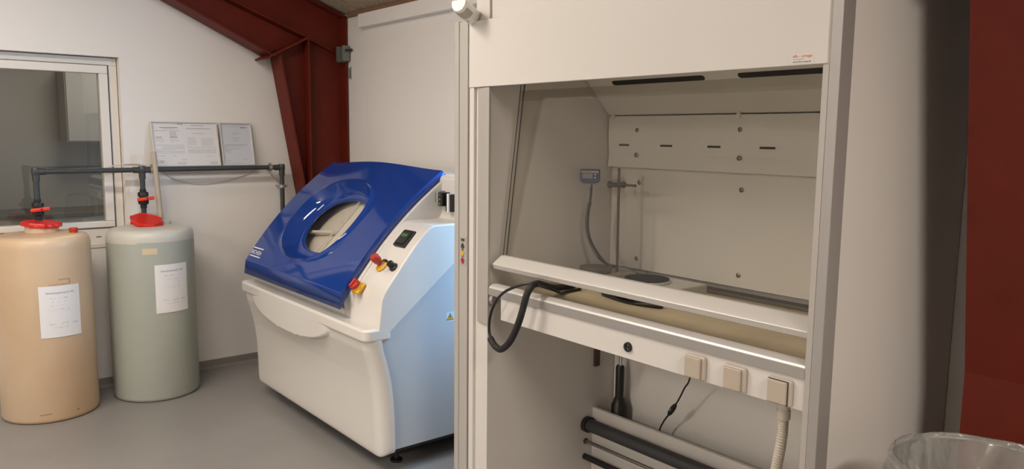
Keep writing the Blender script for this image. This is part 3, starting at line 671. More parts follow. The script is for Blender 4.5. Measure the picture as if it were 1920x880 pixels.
# ------------------------------------------------------------------ equipment on the hood's worktop
WT = .985
hp = thing('hotplate', 'white hotplate with round black glass top behind the sash, right of the two', 'hotplate', (-1.95, 2.30, WT), 'hotplates in the fume hood')
bm = NB(); prism(bm, [(-2.055, 2.24), (-1.80, 2.24), (-1.80, 2.45), (-2.055, 2.45)], 'Z', WT + .006, 1.043); finish('body', bm, mat('hotplate_white', (.62, .60, .56), .35), hp, bevel=.010, bseg=3)
bm = NB(); lathe(bm, [(0, 0), (.090, 0), (.092, .004), (.090, .010), (0, .010)], (-1.975, 2.298, 1.043), 48); finish('plate_ring', bm, alu_l, hp, smooth=True)
bm = NB(); lathe(bm, [(0, 0), (.087, 0), (.087, .003), (0, .004)], (-1.975, 2.298, 1.053), 48); finish('plate', bm, mat('black_glass', (.008, .008, .008), .6, spec=.05), hp, smooth=True)
for fx in (-2.03, -1.83):
    for fy in (2.26, 2.43):
        bm = NB(); cyl(bm, (fx, fy, WT), (fx, fy, WT + .008), .012, 12); finish('foot', bm, black, hp, smooth=True)
hq = thing('hotplate', 'grey hotplate with dull round plate in the back left corner of the hood', 'hotplate', (-2.26, 2.31, WT), 'hotplates in the fume hood')
bm = NB(); prism(bm, [(-2.345, 2.215), (-2.165, 2.215), (-2.165, 2.455), (-2.345, 2.455)], 'Z', WT + .006, 1.038); finish('body', bm, mat('warm_grey_body', (.30, .27, .23), .4), hq, bevel=.008)
bm = NB(); lathe(bm, [(0, 0), (.060, 0), (.066, .004), (.067, .018), (.064, .022), (0, .022)], (-2.268, 2.312, 1.039), 40); finish('plate', bm, hotplate_grey, hq, smooth=True)
for fx in (-2.325, -2.185):
    for fy in (2.24, 2.43):
        bm = NB(); cyl(bm, (fx, fy, WT), (fx, fy, WT + .008), .010, 12); finish('foot', bm, black, hq, smooth=True)
bm = NB(); box(bm, -2.33, -2.18, 2.209, 2.215, WT + .010, 1.02); finish('control_face', bm, black, hq, bevel=.002)
# retort stand and clamp
rs_ = thing('retort_stand', 'thin rusty upright rod with dark boss clamp in the back corner of the hood', 'stand', (-2.195, 2.385, 1.038))
bm = NB(); cyl(bm, (-2.213, 2.385, 1.0385), (-2.218, 2.385, 1.472), .0055, 14); finish('rod', bm, rust, rs_, smooth=True)
bm = NB(); tube(bm, [(-2.272, 2.377, 1.402), (-2.262, 2.377, 1.402), (-2.24, 2.377, 1.402), (-2.20, 2.377, 1.404), (-2.18, 2.377, 1.405), (-2.172, 2.377, 1.405)], lambda i: (.006, .015, .010, .010, .013, .008)[i], 16); finish('boss_clamp', bm, mat('dark_brown_clamp', (.05, .04, .033), .5), rs_, smooth=True)
bm = NB(); cyl(bm, (-2.175, 2.377, 1.404), (-2.118, 2.377, 1.405), .0055, 12); finish('clamp_arm', bm, rust, rs_, smooth=True)
bm = NB(); tube(bm, [(-2.33, 2.372, 1.388), (-2.31, 2.374, 1.394), (-2.29, 2.376, 1.400), (-2.272, 2.377, 1.402)], lambda i: (.008, .0055, .004, .004)[i], 12); finish('clamp_holder', bm, mat('pale_clamp', (.42, .39, .35), .45), rs_, smooth=True)
# controller on the clamp
tc = thing('temperature_controller', 'small blue controller with grey display held on the clamp in the hood', 'controller', (-2.34, 2.36, 1.40))
cf = frame_m((-2.352, 2.352, 1.434), (.80, .60, 0), (0, 0, 1))
def cfp(x, y, z): return cf @ Vector((x, y, z))
bm = NB(); pr = [(-.041, .029), (.041, .029), (.042, -.020), (.036, -.028), (.016, -.032), (-.016, -.032), (-.036, -.028), (-.042, -.020)]
lo = [bm.verts.new(cfp(x, y, -.014)) for x, y in pr]; hi = [bm.verts.new(cfp(x, y, .010)) for x, y in pr]
bm.faces.new(lo); bm.faces.new(list(reversed(hi)))
for i in range(8): bm.faces.new([lo[i], hi[i], hi[(i + 1) % 8], lo[(i + 1) % 8]])
cb = finish('case', bm, ctrl_blue, tc, bevel=.003)
def plate(nm, x0, x1, y0, y1, m_, z=.0112, par=None):
    b = NB(); obox(b, cf @ Matrix.Translation(((x0 + x1) / 2, (y0 + y1) / 2, z)), x1 - x0, y1 - y0, .0016); return finish(nm, b, m_, par or cb)
plate('brand_strip', -.037, .037, .014, .022, mat('pale_strip', (.50, .49, .48), .5))
for k in range(9): plate('strip_print', -.032 + k * .005 + (k % 3) * .0006, -.029 + k * .005, .0165, .0195, greyink, .0125) if k < 7 else None
plate('display', -.032, .012, -.010, .011, mat('violet_grey_display', (.30, .29, .32), .3))
for yy in (.007, -.006): plate('key', .020, .026, yy - .003, yy + .003, whiteink)
hose = spline([(-2.345, 2.355, 1.400), (-2.345, 2.352, 1.37), (-2.348, 2.35, 1.33), (-2.357, 2.348, 1.28), (-2.362, 2.35, 1.22), (-2.352, 2.355, 1.165), (-2.325, 2.365, 1.115), (-2.285, 2.375, 1.075), (-2.25, 2.40, 1.048)], 10)
bm = NB(); tube(bm, hose, lambda i: (.004 if i < 6 else (.0055 + .0012 * (i % 2) if i < 22 else (.009 if i < 64 else .009 - .0055 * (i - 64) / 16))), 12); finish('sensor_cable', bm, mat('charcoal_cable', (.045, .04, .035), .55), tc, smooth=True, angle=70)
bm = NB(); tube(bm, [p + Vector((.005, -.012, 0)) for p in hose[8:66]], .0018, 6); finish('sensor_wire', bm, mat('pale_wire', (.35, .33, .3), .5), tc, smooth=True)
# black cloth in front of the white hotplate
bm = NB()
for (x0, x1, yy, zz, w) in ((-2.085, -1.79, 2.165, WT, .034), (-2.09, -1.88, 2.172, WT + .014, .026)):
    n = 26; R_ = []
    for i in range(n + 1):
        t = i / n; x = x0 + (x1 - x0) * t; ww = w * (max(.02, math.sin(math.pi * (t * .96 + .02))) ** .4); hh = .0085 + .003 * math.sin(9 * t); yo = .007 * math.sin(5 * t + zz * 40)
        R_.append([bm.verts.new((x, yy + yo + ww * math.cos(a), zz + max(0, hh * (.9 + math.sin(a))))) for a in [2 * math.pi * k / 14 for k in range(14)]])
    for A, B in zip(R_[:-1], R_[1:]):
        for k in range(14): bm.faces.new([A[k], A[(k + 1) % 14], B[(k + 1) % 14], B[k]])
    bm.faces.new(R_[0]); bm.faces.new(R_[-1])
o = finish('folded_cloth', bm, black, None, smooth=True, angle=70); tag(o, 'flat black folded cloth lying under the sash rail before the white hotplate', 'cloth')
# black cable loop over the sill
cl = thing('cable_loop', 'black cable in a thick sleeve looping over the aluminium sill, left end', 'cable', (-2.2, 1.84, .8))
thick = spline([(-2.245, 2.165, 1.0), (-2.235, 2.08, 1.003), (-2.19, 1.99, 1.022), (-2.15, 1.915, 1.046), (-2.118, 1.855, 1.062), (-2.102, 1.815, 1.058), (-2.108, 1.80, 1.03), (-2.118, 1.795, .99), (-2.134, 1.79, .935), (-2.165, 1.79, .875), (-2.200, 1.79, .828), (-2.238, 1.792, .800), (-2.265, 1.795, .794), (-2.295, 1.797, .803), (-2.322, 1.80, .822)], 10)
bm = NB(); tube(bm, thick, .0128, 14); finish('sleeve', bm, mat('black_sleeve', (.011, .010, .010), .5, bump=.4, bscale=300), cl, smooth=True)
thin = spline([(-2.316, 1.80, .818), (-2.330, 1.80, .85), (-2.326, 1.80, .90), (-2.305, 1.80, .95), (-2.262, 1.80, 1.0), (-2.20, 1.80, 1.037), (-2.13, 1.825, 1.064), (-2.08, 1.87, 1.052), (-2.10, 1.95, 1.022), (-2.17, 2.03, .9955), (-2.20, 2.09, .9915), (-2.205, 2.165, .9915)], 10)
bm = NB(); tube(bm, thin, .0055, 10); finish('cable', bm, black, cl, smooth=True)

# ------------------------------------------------------------------ tanks
def tank_mat(name, c0, c1, level=None, sss=.15):
    m = mat(name, c0, .38, sss=sss); nt = m.node_tree; b = nt.nodes['Principled BSDF']
    tc = nt.nodes.new('ShaderNodeTexCoord'); n = nt.nodes.new('ShaderNodeTexNoise'); n.inputs['Scale'].default_value = 2.2; n.inputs['Detail'].default_value = 4
    mp = nt.nodes.new('ShaderNodeMapping'); mp.inputs['Scale'].default_value = (1, 1, .6); nt.links.new(tc.outputs['Object'], mp.inputs[0]); nt.links.new(mp.outputs[0], n.inputs['Vector'])
    r = nt.nodes.new('ShaderNodeValToRGB'); r.color_ramp.elements[0].position = .35; r.color_ramp.elements[1].position = .65
    r.color_ramp.elements[0].color = (*c0, 1); r.color_ramp.elements[1].color = (*c1, 1); nt.links.new(n.outputs[0], r.inputs[0])
    src = r.outputs[0]
    if level:
        sp = nt.nodes.new('ShaderNodeSeparateXYZ'); nt.links.new(tc.outputs['Object'], sp.inputs[0])
        gt = nt.nodes.new('ShaderNodeMath'); gt.operation = 'GREATER_THAN'; gt.inputs[1].default_value = level[0]; nt.links.new(sp.outputs[2], gt.inputs[0])
        mx = nt.nodes.new('ShaderNodeMix'); mx.data_type = 'RGBA'; nt.links.new(gt.outputs[0], mx.inputs[0]); nt.links.new(src, mx.inputs[6]); mx.inputs[7].default_value = (*level[1], 1); src = mx.outputs[2]
    nt.links.new(src, b.inputs['Base Color']); return m
def tank(center, m, label, H=1.025, R=.245):
    t = thing('brine_tank', label, 'tank', (center[0], center[1], 0), 'brine tanks along the left wall')
    bm = NB(); lathe(bm, [(0, 0), (R - .02, 0), (R - .006, .006), (R, .022), (R, .96), (R - .001, H - .045), (R - .006, H - .022), (R - .018, H - .006), (R - .04, H), (R * .5, H + .004), (0, H + .004)], (center[0], center[1], 0), 72)
    finish('tank_body', bm, m, t, smooth=True, origin=(center[0], center[1], 0), angle=60)
    return t
T1, T2 = (-5.024, .701), (-5.03, 1.278)
tm1 = tank_mat('amber_polyethylene', (.57, .40, .25), (.65, .50, .345))
tm2 = tank_mat('greenish_polyethylene', (.375, .40, .35), (.41, .435, .385), (.952, (.56, .545, .48)))
k1 = tank(T1, tm1, 'amber plastic tank with the flat red cap, left of the two')
k2 = tank(T2, tm2, 'grey-green plastic tank with tilted red cap, nearer the blue lid chamber')
def redcap(par, M, r=.098, h=.03):
    bm = NB(); n = 48; rows = []
    def rad(i, k): 
        a = 2 * math.pi * i / n; lug = max(0, math.cos(8 * a)) ** 6
        return r * k + (.010 * lug if k > .9 else 0)
    for (k, z) in ((.0, 0), (.97, 0), (1.0, .003), (1.0, h * .75), (.95, h), (.90, h), (.87, h * .86), (.0, h * .86)):
        rows.append([bm.verts.new(M @ Vector((0, 0, z)))] if k == 0 else [bm.verts.new(M @ Vector((rad(i, k) * math.cos(2 * math.pi * i / n), rad(i, k) * math.sin(2 * math.pi * i / n), z))) for i in range(n)])
    for A, B in zip(rows[:-1], rows[1:]):
        for i in range(n):
            j = (i + 1) % n
            if len(A) == 1: bm.faces.new([A[0], B[i], B[j]])
            elif len(B) == 1: bm.faces.new([A[i], A[j], B[0]])
            else: bm.faces.new([A[i], A[j], B[j], B[i]])
    return finish('cap', bm, red, par, smooth=True, angle=40)
C1 = (-5.115, .722)
bm = NB(); lathe(bm, [(0, 0), (.092, 0), (.086, .006), (.084, .044), (0, .044)], (C1[0], C1[1], 1.024), 40); finish('neck', bm, tm1, k1, smooth=True)
redcap(k1, Matrix.Translation((C1[0], C1[1], 1.058)) @ Matrix.Rotation(math.radians(-4), 4, 'X') @ Matrix.Rotation(math.radians(3), 4, 'Y'), .094, .026)
bm = NB(); lathe(bm, [(0, 0), (.020, 0), (.021, .004), (.0235, .024), (.021, .028), (0, .028)], (-4.98, .858, 1.026), 20); finish('bung', bm, brick, k1, smooth=True)
C2 = (-5.085, 1.272)
bm = NB(); lathe(bm, [(0, 0), (.05, 0), (.05, .03), (0, .03)], (C2[0] - .02, C2[1], 1.024), 32); finish('neck', bm, tm2, k2, smooth=True)
redcap(k2, Matrix.Translation((C2[0], C2[1], 1.047)) @ Matrix.Rotation(math.radians(20), 4, 'Y') @ Matrix.Rotation(math.radians(-3), 4, 'X') @ Matrix.Rotation(.2, 4, 'Z'), .088, .026)
bm = NB(); lathe(bm, [(0, 0), (.030, 0), (.030, .006), (.027, .008), (.030, .010), (.030, .016), (.027, .018), (.030, .020), (.030, .028), (0, .028)], (-5.13, 1.40, 1.024), 28); finish('threaded_neck', bm, mat('milky_plastic', (.55, .52, .46), .35), k2, smooth=True)
def wrap(c, r): return lambda th, z, dr=0.0: Vector((c[0] + (r + dr) * math.cos(th), c[1] + (r + dr) * math.sin(th), z))
def curved_patch(bm, f, t0, t1, z0, z1, dr, n=16, skew=0.0):
    lo = []; hi = []
    for i in range(n + 1):
        t = t0 + (t1 - t0) * i / n; lo.append(bm.verts.new(f(t, z0 + skew * i / n, dr))); hi.append(bm.verts.new(f(t, z1 + skew * i / n, dr)))
    for i in range(n): bm.faces.new([lo[i], lo[i + 1], hi[i + 1], hi[i]])
R_ = .245
f2 = wrap(T2, R_)
bm = NB(); curved_patch(bm, f2, math.radians(-25.2), math.radians(-6.4), .889, .926, .0008); finish('tape_label', bm, mat('masking_tape', (.62, .52, .36), .7), k2, solid=.0004)
bm = NB(); curved_patch(bm, f2, math.radians(-32), math.radians(60), .9545, .9565, .0004, 40); finish('level_mark', bm, mat('brown_residue', (.22, .18, .12), .7), k2)
f1 = wrap(T1, R_)
bm = NB(); curved_patch(bm, f1, math.radians(8), math.radians(23), .792, .800, .0005); curved_patch(bm, f1, math.radians(20.5), math.radians(23), .770, .800, .0005); curved_patch(bm, f1, math.radians(-3), math.radians(22), .768, .773, .0005); finish('glue_residue', bm, mat('orange_residue', (.50, .31, .17), .6), k1)
bm = NB(); curved_patch(bm, f1, math.radians(-22), math.radians(-8), .050, .054, .0006, skew=.004); curved_patch(bm, f1, math.radians(22), math.radians(24.5), .045, .055, .0006, 4); finish('scuff_mark', bm, mat('brown_scuff', (.24, .18, .12), .7), k1)
def notice(c, t0, t1, z0, z1, label, seed, skew):
    rnd = random.Random(seed); f = wrap(c, R_)
    t = thing('paper_notice', label, 'notice', (c[0] + R_, c[1], z0), 'notices taped to the tanks')
    t0, t1 = math.radians(t0), math.radians(t1); Wd = (t1 - t0) * R_; Ht = z1 - z0
    bm = NB(); curved_patch(bm, f, t0, t1, z0, z1, .0022, 24, skew); sh = finish('sheet', bm, paper, t, solid=.0006)
    bm = NB()
    def P(c_): 
        th = (t0 + t1) / 2 + c_.x / R_; return f(th, z0 + c_.y + skew * (c_.x / Wd + .5), .0028)
    merge(bm, text_bm('Saltvandsopløsning for NSS', .0155, width=Wd * .68), lambda c_: P(Vector((c_.x, Ht * .865 + c_.y, 0))))
    finish('heading', bm, ink, t)
    bm = NB()
    def bar(x0, x1, y, h):
        vs = [bm.verts.new(P(Vector((x, yy, 0)))) for x, yy in ((x0, y), (x1, y), (x1, y + h), (x0, y + h))]; bm.faces.new(vs)
    for y, w in ((.76, .52), (.685, .44), (.615, .46), (.545, .40), (.51, .44)):
        x = -Wd * w / 2
        while x < Wd * w / 2:
            l = rnd.uniform(.006, .018); bar(x, min(x + l, Wd * w / 2), Ht * y, .0028); x += l + .0025
    n = 12
    for i in range(n): bar(-Wd * .42 + i * Wd * .84 / n, -Wd * .42 + (i + 1) * Wd * .84 / n, Ht * .225, .0009)
    for i in range(7): bar(-Wd * .2 + i * Wd * .055, -Wd * .2 + i * Wd * .055 + .009, Ht * .185, .0024)
    finish('text_lines', bm, greyink, t)
    bm = NB()
    for xc in (-.22, .08, .33):
        x = xc * Wd - .018
        pts = [P(Vector((x + k * .003, Ht * .255 + rnd.uniform(-.006, .008), 0))) for k in range(12)]
        tube(bm, pts, .0005, 4)
    finish('handwriting', bm, ink, t)
    return t
notice(T1, -14.5, 34, .482, .766, 'white printed sheet taped to the amber tank', 3, -.005)
notice(T2, -11.2, 35, .538, .826, 'white printed sheet taped to the grey-green tank', 4, 0)

# ------------------------------------------------------------------ pipework along the left wall
pw = thing('pipe_run', 'dark grey pipe run along the left wall with red-handled valves above both tanks', 'pipework', (-5.19, 1.45, 1.0))
px, pz, pr_ = -5.19, 1.365, .0155
bm = NB(); cyl(bm, (px, .72, pz), (px, 2.19, pz + .002), pr_, 20); finish('pipe', bm, dgrey, pw, smooth=True)
def drop(yc, zend, ztop=pz):
    bm = NB(); cyl(bm, (px, yc, zend), (px, yc, ztop), pr_, 20); finish('pipe', bm, dgrey, pw, smooth=True)
def fitting(kind, yc, z):
    bm = NB(); lathe(bm, [(0, -.024), (.018, -.024), (.0215, -.016), (.0225, 0), (.0215, .016), (.018, .024), (0, .024)], (px, yc, z), 24)
    cyl(bm, (px, yc, z - .055), (px, yc, z), .0195, 20)
    if kind != 'left': cyl(bm, (px, yc - .05, z), (px, yc, z), .0195, 20)
    if kind != 'right': cyl(bm, (px, yc, z), (px, yc + .05, z), .0195, 20)
    return finish('elbow' if kind != 'tee' else 'tee', bm, dgrey, pw, smooth=True)
fitting('left', .72, pz); fitting('tee', 1.288, pz); fitting('right', 2.188, pz)
drop(.72, 1.045); drop(1.288, 1.05); drop(2.188, .45)
for yc, zc, rot in ((.72, 1.152, 0), (1.288, 1.190, 0)):
    bm = NB(); lathe(bm, [(0, -.062), (.019, -.062), (.019, -.040), (.029, -.036), (.031, -.030), (.031, -.012), (.024, -.010), (.024, .010), (.031, .012), (.031, .030), (.029, .036), (.019, .040), (.019, .055), (0, .055)], (px, yc, zc), 24); va = finish('valve_body', bm, black, pw, smooth=True)
    hm = frame_m((px + .034, yc + .006, zc - .002), (.12, .98, .10), (-.05, -.1, 1))
    bm = NB(); obox(bm, hm, .098, .022, .022); ha = finish('valve_handle', bm, orange, va, bevel=.007, bseg=3)
    bm = NB(); cyl(bm, (px + .044, yc + .012, zc), (px + .047, yc + .012, zc), .006, 14); finish('handle_badge', bm, mat('blue_badge', (.03, .03, .2), .4), ha)
for yc, zc, hor in ((1.345, pz, True), (2.105, pz, True), (2.188, 1.235, False)):
    bm = NB()
    if hor:
        lathe(bm, [(.0165, -.010), (.023, -.010), (.0235, 0), (.023, .010), (.0165, .010)], M=frame_m((px, yc, zc), (1, 0, 0), (0, 0, 1)), seg=22); box(bm, px - .004, px + .004, yc - .008, yc + .008, zc + .02, zc + .034); cyl(bm, (px - .02, yc, zc), (WX + .001, yc, zc), .005, 10)
    else:
        lathe(bm, [(.0165, -.010), (.023, -.010), (.0235, 0), (.023, .010), (.0165, .010)], (px, yc, zc), 22); box(bm, px - .004, px + .004, yc + .02, yc + .036, zc - .007, zc + .007); cyl(bm, (px - .02, yc, zc), (WX + .001, yc, zc), .005, 10)
    finish('pipe_clamp', bm, mat('zinc', (.45, .42, .38), .35, metal=.8), pw, smooth=True)
bm = NB(); tube(bm, [(-5.19, 1.396, .6), (-5.193, 1.390, 1.0), (-5.158, 1.352, 1.476)], .0155, 18); o = finish('standpipe', bm, standpipe_m, None, smooth=True); tag(o, 'tan plastic tube standing upright behind the grey-green tank', 'tube')
bm = NB(); tube(bm, spline([(WX + .006, 1.06, 1.36), (WX + .006, 1.17, 1.392), (WX + .006, 1.30, 1.395), (WX + .006, 1.42, 1.352), (WX + .006, 1.52, 1.29), (WX + .006, 1.66, 1.262), (WX + .006, 1.84, 1.275), (WX + .006, 2.0, 1.325), (WX + .006, 2.10, 1.372), (WX + .006, 2.16, 1.30), (WX + .006, 2.22, 1.235)], 10), .004, 8); o = finish('white_cable', bm, mat('offwhite_cable', (.60, .57, .53), .5), None, smooth=True); tag(o, 'thin off-white cable sagging along the wall behind the dark pipe', 'cable')

# ------------------------------------------------------------------ framed certificates resting on the pipe
def cert(y0, y1, zt, label, kind):
    t = thing('framed_certificate', label, 'certificate', (-5.2, (y0 + y1) / 2, pz + .016), 'framed certificates on the pipe')
    zb = pz + .0165; xb, xt_ = -5.222, -5.286
    ez = Vector((xt_ - xb, 0, zt - zb)).normalized(); ey_ = Vector((0, 1, 0)); M = frame_m((xb, y0, zb), ey_, ez); w = y1 - y0; h = (Vector((xt_, 0, zt)) - Vector((xb, 0, zb))).length
    def B(nm, x0, x1, z0, z1, d0, d1, m_, par, bev=0):
        b = NB(); obox(b, M @ Matrix.Translation(((x0 + x1) / 2, (z0 + z1) / 2, (d0 + d1) / 2)), x1 - x0, z1 - z0, d1 - d0); return finish(nm, b, m_, par, bevel=bev)
    bm = NB()
    fw = .007
    for x0, x1, z0, z1 in ((0, w, 0, fw), (0, w, h - fw, h), (0, fw, fw, h - fw), (w - fw, w, fw, h - fw)): obox(bm, M @ Matrix.Translation(((x0 + x1) / 2, (z0 + z1) / 2, 0)), x1 - x0, z1 - z0, .018)
    finish('frame', bm, alu_l, t, bevel=.0015)
    B('backing', fw, w - fw, fw, h - fw, -.006, -.004, black, t)
    if kind == 'A3': B('document', fw, w - fw, fw, h - fw, -.004, -.0025, paper, t)
    else: B('document', fw, w - fw, fw, h - fw, -.004, -.0025, mat('bluish_paper', (.62, .65, .72), .7), t)
    B('cover_glass', fw, w - fw, fw, h - fw, .003, .005, certglass, t)
    dk, lt = NB(), NB(); rnd = random.Random(int(y0 * 100))
    def bar(b, x0, x1, z, hh=.0016):
        vs = [b.verts.new(M @ Vector((x, zz, -.0018))) for x, zz in ((x0 * w, z * h), (x1 * w, z * h), (x1 * w, z * h + hh), (x0 * w, z * h + hh))]; b.faces.new(vs)
    def words(b, x0, x1, z, hh=.0016):
        x = x0
        while x < x1:
            l = rnd.uniform(.012, .03); bar(b, x, min(x1, x + l), z, hh); x += l + .006
    if kind == 'A3':
        words(dk, .13, .40, .865, .0035); words(lt, .4, .48, .945, .004); words(lt, .18, .34, .84)
        words(lt, .05, .23, .795, .002)
        for k in range(7): words(lt, .27, .37 + .06 * (k == 0), .80 - k * .022)
        for k in range(3): words(lt, .06, .15, .66 - k * .015); words(lt, .27, .38, .665 - k * .015)
        words(lt, .05, .18, .585); words(lt, .27, .4, .585); words(lt, .1, .16, .54); words(lt, .27, .31, .54)
        for k in range(6): words(lt, .04 + .1 * (k in (1, 2)), .47 - .15 * (k == 3), .475 - k * .035)
        words(lt, .04, .18, .24); words(lt, .28, .34, .24); words(dk, .41, .48, .15)
        words(lt, .60, .80, .92, .003); words(lt, .52, .90, .85, .003); words(lt, .62, .80, .74, .002)
        for k in range(5): words(lt, .53, .66, .64 - k * .035); words(lt, .74, .92, .62 - k * .035)
        for k in range(9):
            bar(dk, .52 + k * .05, .535 + k * .05, .435, .0025); bar(lt, .54 + k * .05, .556 + k * .05, .405, .0022)
        for k in range(3): words(lt, .52, .96, .365 - k * .03)
        for k in range(5): words(lt, .34, .48, .095 - k * .012, .0008) ; words(lt, .84, .96, .095 - k * .012, .0008)
        words(lt, .80, .90, .22)
        b = NB(); merge(b, text_bm('CE', .020), lambda c: M @ Vector((.115 * w + c.x, .105 * h + c.y, -.0015))); finish('ce_mark', b, green_ink, t)
    else:
        words(dk, .66, .86, .885, .005); bar(lt, .06, .62, .915, .0007)
        words(lt, .36, .60, .745, .0022); words(lt, .36, .62, .645, .0022); words(lt, .38, .58, .605); words(lt, .40, .56, .57)
        for k, (a, b_) in enumerate(((.12, .84), (.12, .74), (.12, .2), (.12, .58), (.12, .34), (.12, .26), (.2, .3))): words(dk if k == 0 else lt, a, b_, .485 - k * .03, .0018)
        words(lt, .12, .26, .12); words(lt, .62, .8, .14); bar(lt, .12, .64, .045, .0008)
    finish('dark_print', dk, ink, t); finish('pale_print', lt, greyink, t)
    return t
cert(1.372, 1.784, 1.664, 'wide framed certificate sheet with a green mark, propped on the dark pipe', 'A3')
cert(1.800, 2.013, 1.664, 'narrow framed certificate with bluish page, propped on the pipe beside the wide one', 'A4')

# ------------------------------------------------------------------ bracket on the red column
jb = thing('junction_box', 'small grey box with black knob clamped to the red column edge', 'box', (-5.09, 2.64, 2.11))
bm = NB(); box(bm, -5.115, -5.088, 2.575, 2.6425, 2.10, 2.205); finish('box_plate', bm, junction, jb, bevel=.002)
bm = NB(); box(bm, -5.088, -5.062, 2.605, 2.655, 2.108, 2.215); finish('box_body', bm, mat('mid_grey_box', (.19, .195, .18), .5), jb, bevel=.003)
bm = NB(); cyl(bm, (-5.064, 2.622, 2.180), (-5.026, 2.654, 2.184), .0085, 14); finish('knob', bm, black, jb, smooth=True)
bm = NB(); cyl(bm, (-5.10, 2.5745, 2.155), (-5.10, 2.568, 2.155), .008, 12); finish('screw', bm, chrome, jb, smooth=True)
bm = NB(); prism(bm, [(-5.094, 1.985), (-5.070, 1.995), (-5.058, 1.98), (-5.060, 2.075), (-5.075, 2.06), (-5.094, 2.066)], 'Y', 2.6615, 2.6635); o = finish('tape_patch', bm, mat('grey_tape', (.22, .20, .18), .6), None); tag(o, 'torn grey tape patch on the wall beside the red column', 'tape')

# ------------------------------------------------------------------ waste bag on its ring at the lower right
BC, BR, BH = (-.625, 1.90), .195, .878
wb = thing('waste_bag_stand', 'clear plastic waste bag hung on a ring stand before the right red column', 'waste bag', (BC[0], BC[1], 0))
def bag_mat():
    m = bpy.data.materials.new('clear_film'); m.use_nodes = True; nt = m.node_tree; nt.nodes.clear()
    out = nt.nodes.new('ShaderNodeOutputMaterial'); mix = nt.nodes.new('ShaderNodeMixShader'); mix2 = nt.nodes.new('ShaderNodeMixShader')
    t = nt.nodes.new('ShaderNodeBsdfTransparent'); t.inputs[0].default_value = (.93, .93, .91, 1)
    d = nt.nodes.new('ShaderNodeBsdfDiffuse'); d.inputs[0].default_value = (.62, .61, .57, 1)
    g = nt.nodes.new('ShaderNodeBsdfGlossy'); g.inputs['Roughness'].default_value = .14
    tc = nt.nodes.new('ShaderNodeTexCoord'); n = nt.nodes.new('ShaderNodeTexNoise'); n.inputs['Scale'].default_value = 5; n.inputs['Detail'].default_value = 2; n.inputs['Distortion'].default_value = 1.0
    mp = nt.nodes.new('ShaderNodeMapping'); mp.inputs['Scale'].default_value = (1.5, 1.5, .5); nt.links.new(tc.outputs['Object'], mp.inputs[0]); nt.links.new(mp.outputs[0], n.inputs['Vector'])
    bp = nt.nodes.new('ShaderNodeBump'); bp.inputs['Strength'].default_value = .35; bp.inputs['Distance'].default_value = .03; nt.links.new(n.outputs[0], bp.inputs['Height'])
    nt.links.new(bp.outputs[0], g.inputs['Normal']); nt.links.new(bp.outputs[0], d.inputs['Normal'])
    mix.inputs[0].default_value = .30; nt.links.new(t.outputs[0], mix.inputs[1]); nt.links.new(d.outputs[0], mix.inputs[2])
    fr = nt.nodes.new('ShaderNodeFresnel'); fr.inputs['IOR'].default_value = 1.5; nt.links.new(bp.outputs[0], fr.inputs['Normal'])
    ma = nt.nodes.new('ShaderNodeMath'); ma.operation = 'MULTIPLY_ADD'; ma.inputs[1].default_value = 1.0; ma.inputs[2].default_value = .0; nt.links.new(fr.outputs[0], ma.inputs[0])
    nt.links.new(ma.outputs[0], mix2.inputs[0]); nt.links.new(mix.outputs[0], mix2.inputs[1]); nt.links.new(g.outputs[0], mix2.inputs[2]); nt.links.new(mix2.outputs[0], out.inputs[0])
    return m
from mathutils import noise
bm = NB(); n = 220; rows = []
#   outer cuff from its hem up to the ring, over it, then down inside
prof = [(BR + .030, .52), (BR + .026, .58), (BR + .022, .64), (BR + .018, .70), (BR + .014, .75), (BR + .011, .79), (BR + .008, .82), (BR + .007, .845), (BR + .005, .862), (BR + .002, .874), (BR - .002, BH), (BR - .006, .874), (BR - .010, .85), (BR - .02, .80), (BR - .03, .70), (BR - .04, .55), (BR - .05, .40), (BR - .06, .25), (BR - .09, .13), (BR - .15, .10), (0, .10)]
fine = []
for (r0, z0), (r1, z1) in zip(prof[:-1], prof[1:]):
    m_ = max(1, int(abs(z1 - z0) / .012))
    for q in range(m_): fine.append((r0 + (r1 - r0) * q / m_, z0 + (z1 - z0) * q / m_))
fine.append(prof[-1]); top_j = max(range(len(fine)), key=lambda q: fine[q][1])
def ridge(x, y, z): return 1 - min(1, 3.2 * abs(noise.noise(Vector((x, y, z)))))
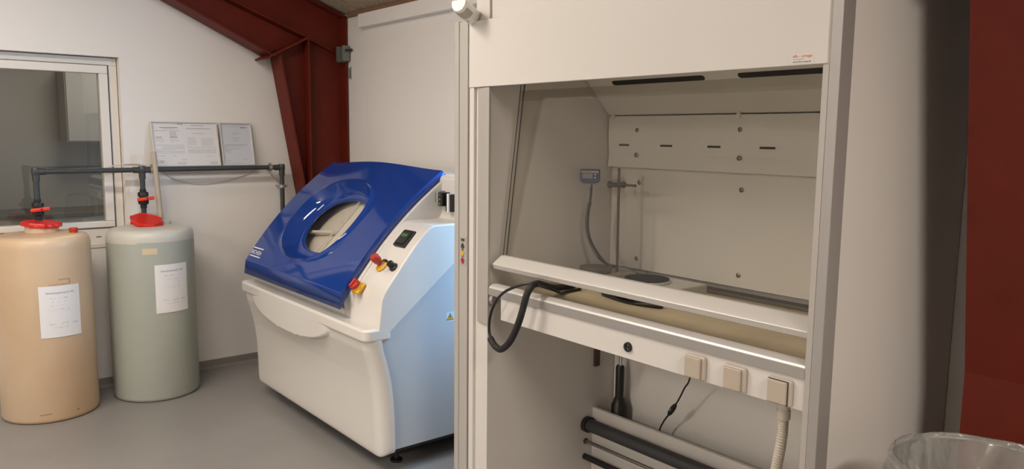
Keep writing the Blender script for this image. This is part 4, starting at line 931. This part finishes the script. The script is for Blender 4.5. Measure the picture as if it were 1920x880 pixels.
for j, (r, z) in enumerate(fine):
    row = []; inner = j > top_j
    for i in range(n):
        a = 2 * math.pi * i / n; k = min(1, .25 + abs(BH - z) / .10)
        A_ = a + (BH - z) * (1.9 if not inner else -1.3)          # the film hangs in slanting folds
        c_, s_ = math.cos(A_), math.sin(A_); o_ = 5 if inner else 0
        wv = .022 * noise.noise(Vector((c_ * 2.0, s_ * 2.0, z + o_))) + .014 * ridge(c_ * 3.1, s_ * 3.1, z * 1.6 + o_) + .007 * ridge(c_ * 6.5 + 3, s_ * 6.5, z * 3 + o_)
        ro = .016 * noise.noise(Vector((math.cos(a) * 1.1, math.sin(a) * 1.1, 1.7)))
        zz = z + .008 * noise.noise(Vector((math.cos(a) * 1.2, math.sin(a) * 1.2, 3.3))) * (1 if z > .5 else 0)
        if r == 0: wv = ro = 0; zz = z
        if inner: wv = min(wv, .02)
        row.append(bm.verts.new((BC[0] + (r + ro + wv * k) * math.cos(a), BC[1] + (r + ro + wv * k) * math.sin(a), zz)))
    rows.append(row)
for A, B in zip(rows[:-1], rows[1:]):
    for i in range(n):
        bm.faces.new([A[i], A[(i + 1) % n], B[(i + 1) % n], B[i]])
bmesh.ops.remove_doubles(bm, verts=bm.verts[:], dist=1e-5)
finish('bag', bm, bag_mat(), wb, smooth=True, angle=80)
bm = NB(); tube(bm, [(BC[0] + (BR - .002) * math.cos(2 * math.pi * i / 48), BC[1] + (BR - .004) * math.sin(2 * math.pi * i / 48),   .860) for i in range(49)], .004, 10, cap=False); finish('ring', bm, alu, wb, smooth=True)
for k in range(3):
    a = 2 * math.pi * k / 3 + .5; bm = NB(); tube(bm, [(BC[0] + (BR - .012) * math.cos(a), BC[1] + (BR - .012) * math.sin(a), .858), (BC[0] + (BR - .01) * math.cos(a), BC[1] + (BR - .01) * math.sin(a), .0)], .008, 10); finish('leg', bm, alu, wb, smooth=True)

# ------------------------------------------------------------------ pendant lamps that light the room (above and behind the photographer)
for (l, s, p, a), lab in zip(LAMPS, ('long white lamp hanging to the right of the waste bag stand', 'lowest long white lamp, hanging farthest behind the photographer', 'long white lamp hanging nearest the left window', 'long white lamp added as fill over the floor before the blue lidded cabinet')):
    lt = thing('ceiling_lamp', lab, 'lamp', l, 'pendant lamps')
    bm = NB(); box(bm, l[0] - s[0] / 2 - .02, l[0] + s[0] / 2 + .02, l[1] - s[1] / 2 - .02, l[1] + s[1] / 2 + .02, l[2], l[2] + .06); finish('housing', bm, lampw, lt, bevel=.004)
    bm = NB(); box(bm, l[0] - s[0] / 2, l[0] + s[0] / 2, l[1] - s[1] / 2, l[1] + s[1] / 2, l[2] - .006, l[2] - .0005); finish('diffuser', bm, lampe, lt)
    for dy in (-.4, .4):
        bm = NB(); cyl(bm, (l[0], l[1] + dy, l[2] + .06), (l[0], l[1] + dy, CZ(l[1] + dy)), .004, 8); finish('suspension_rod', bm, alu, lt, smooth=True)
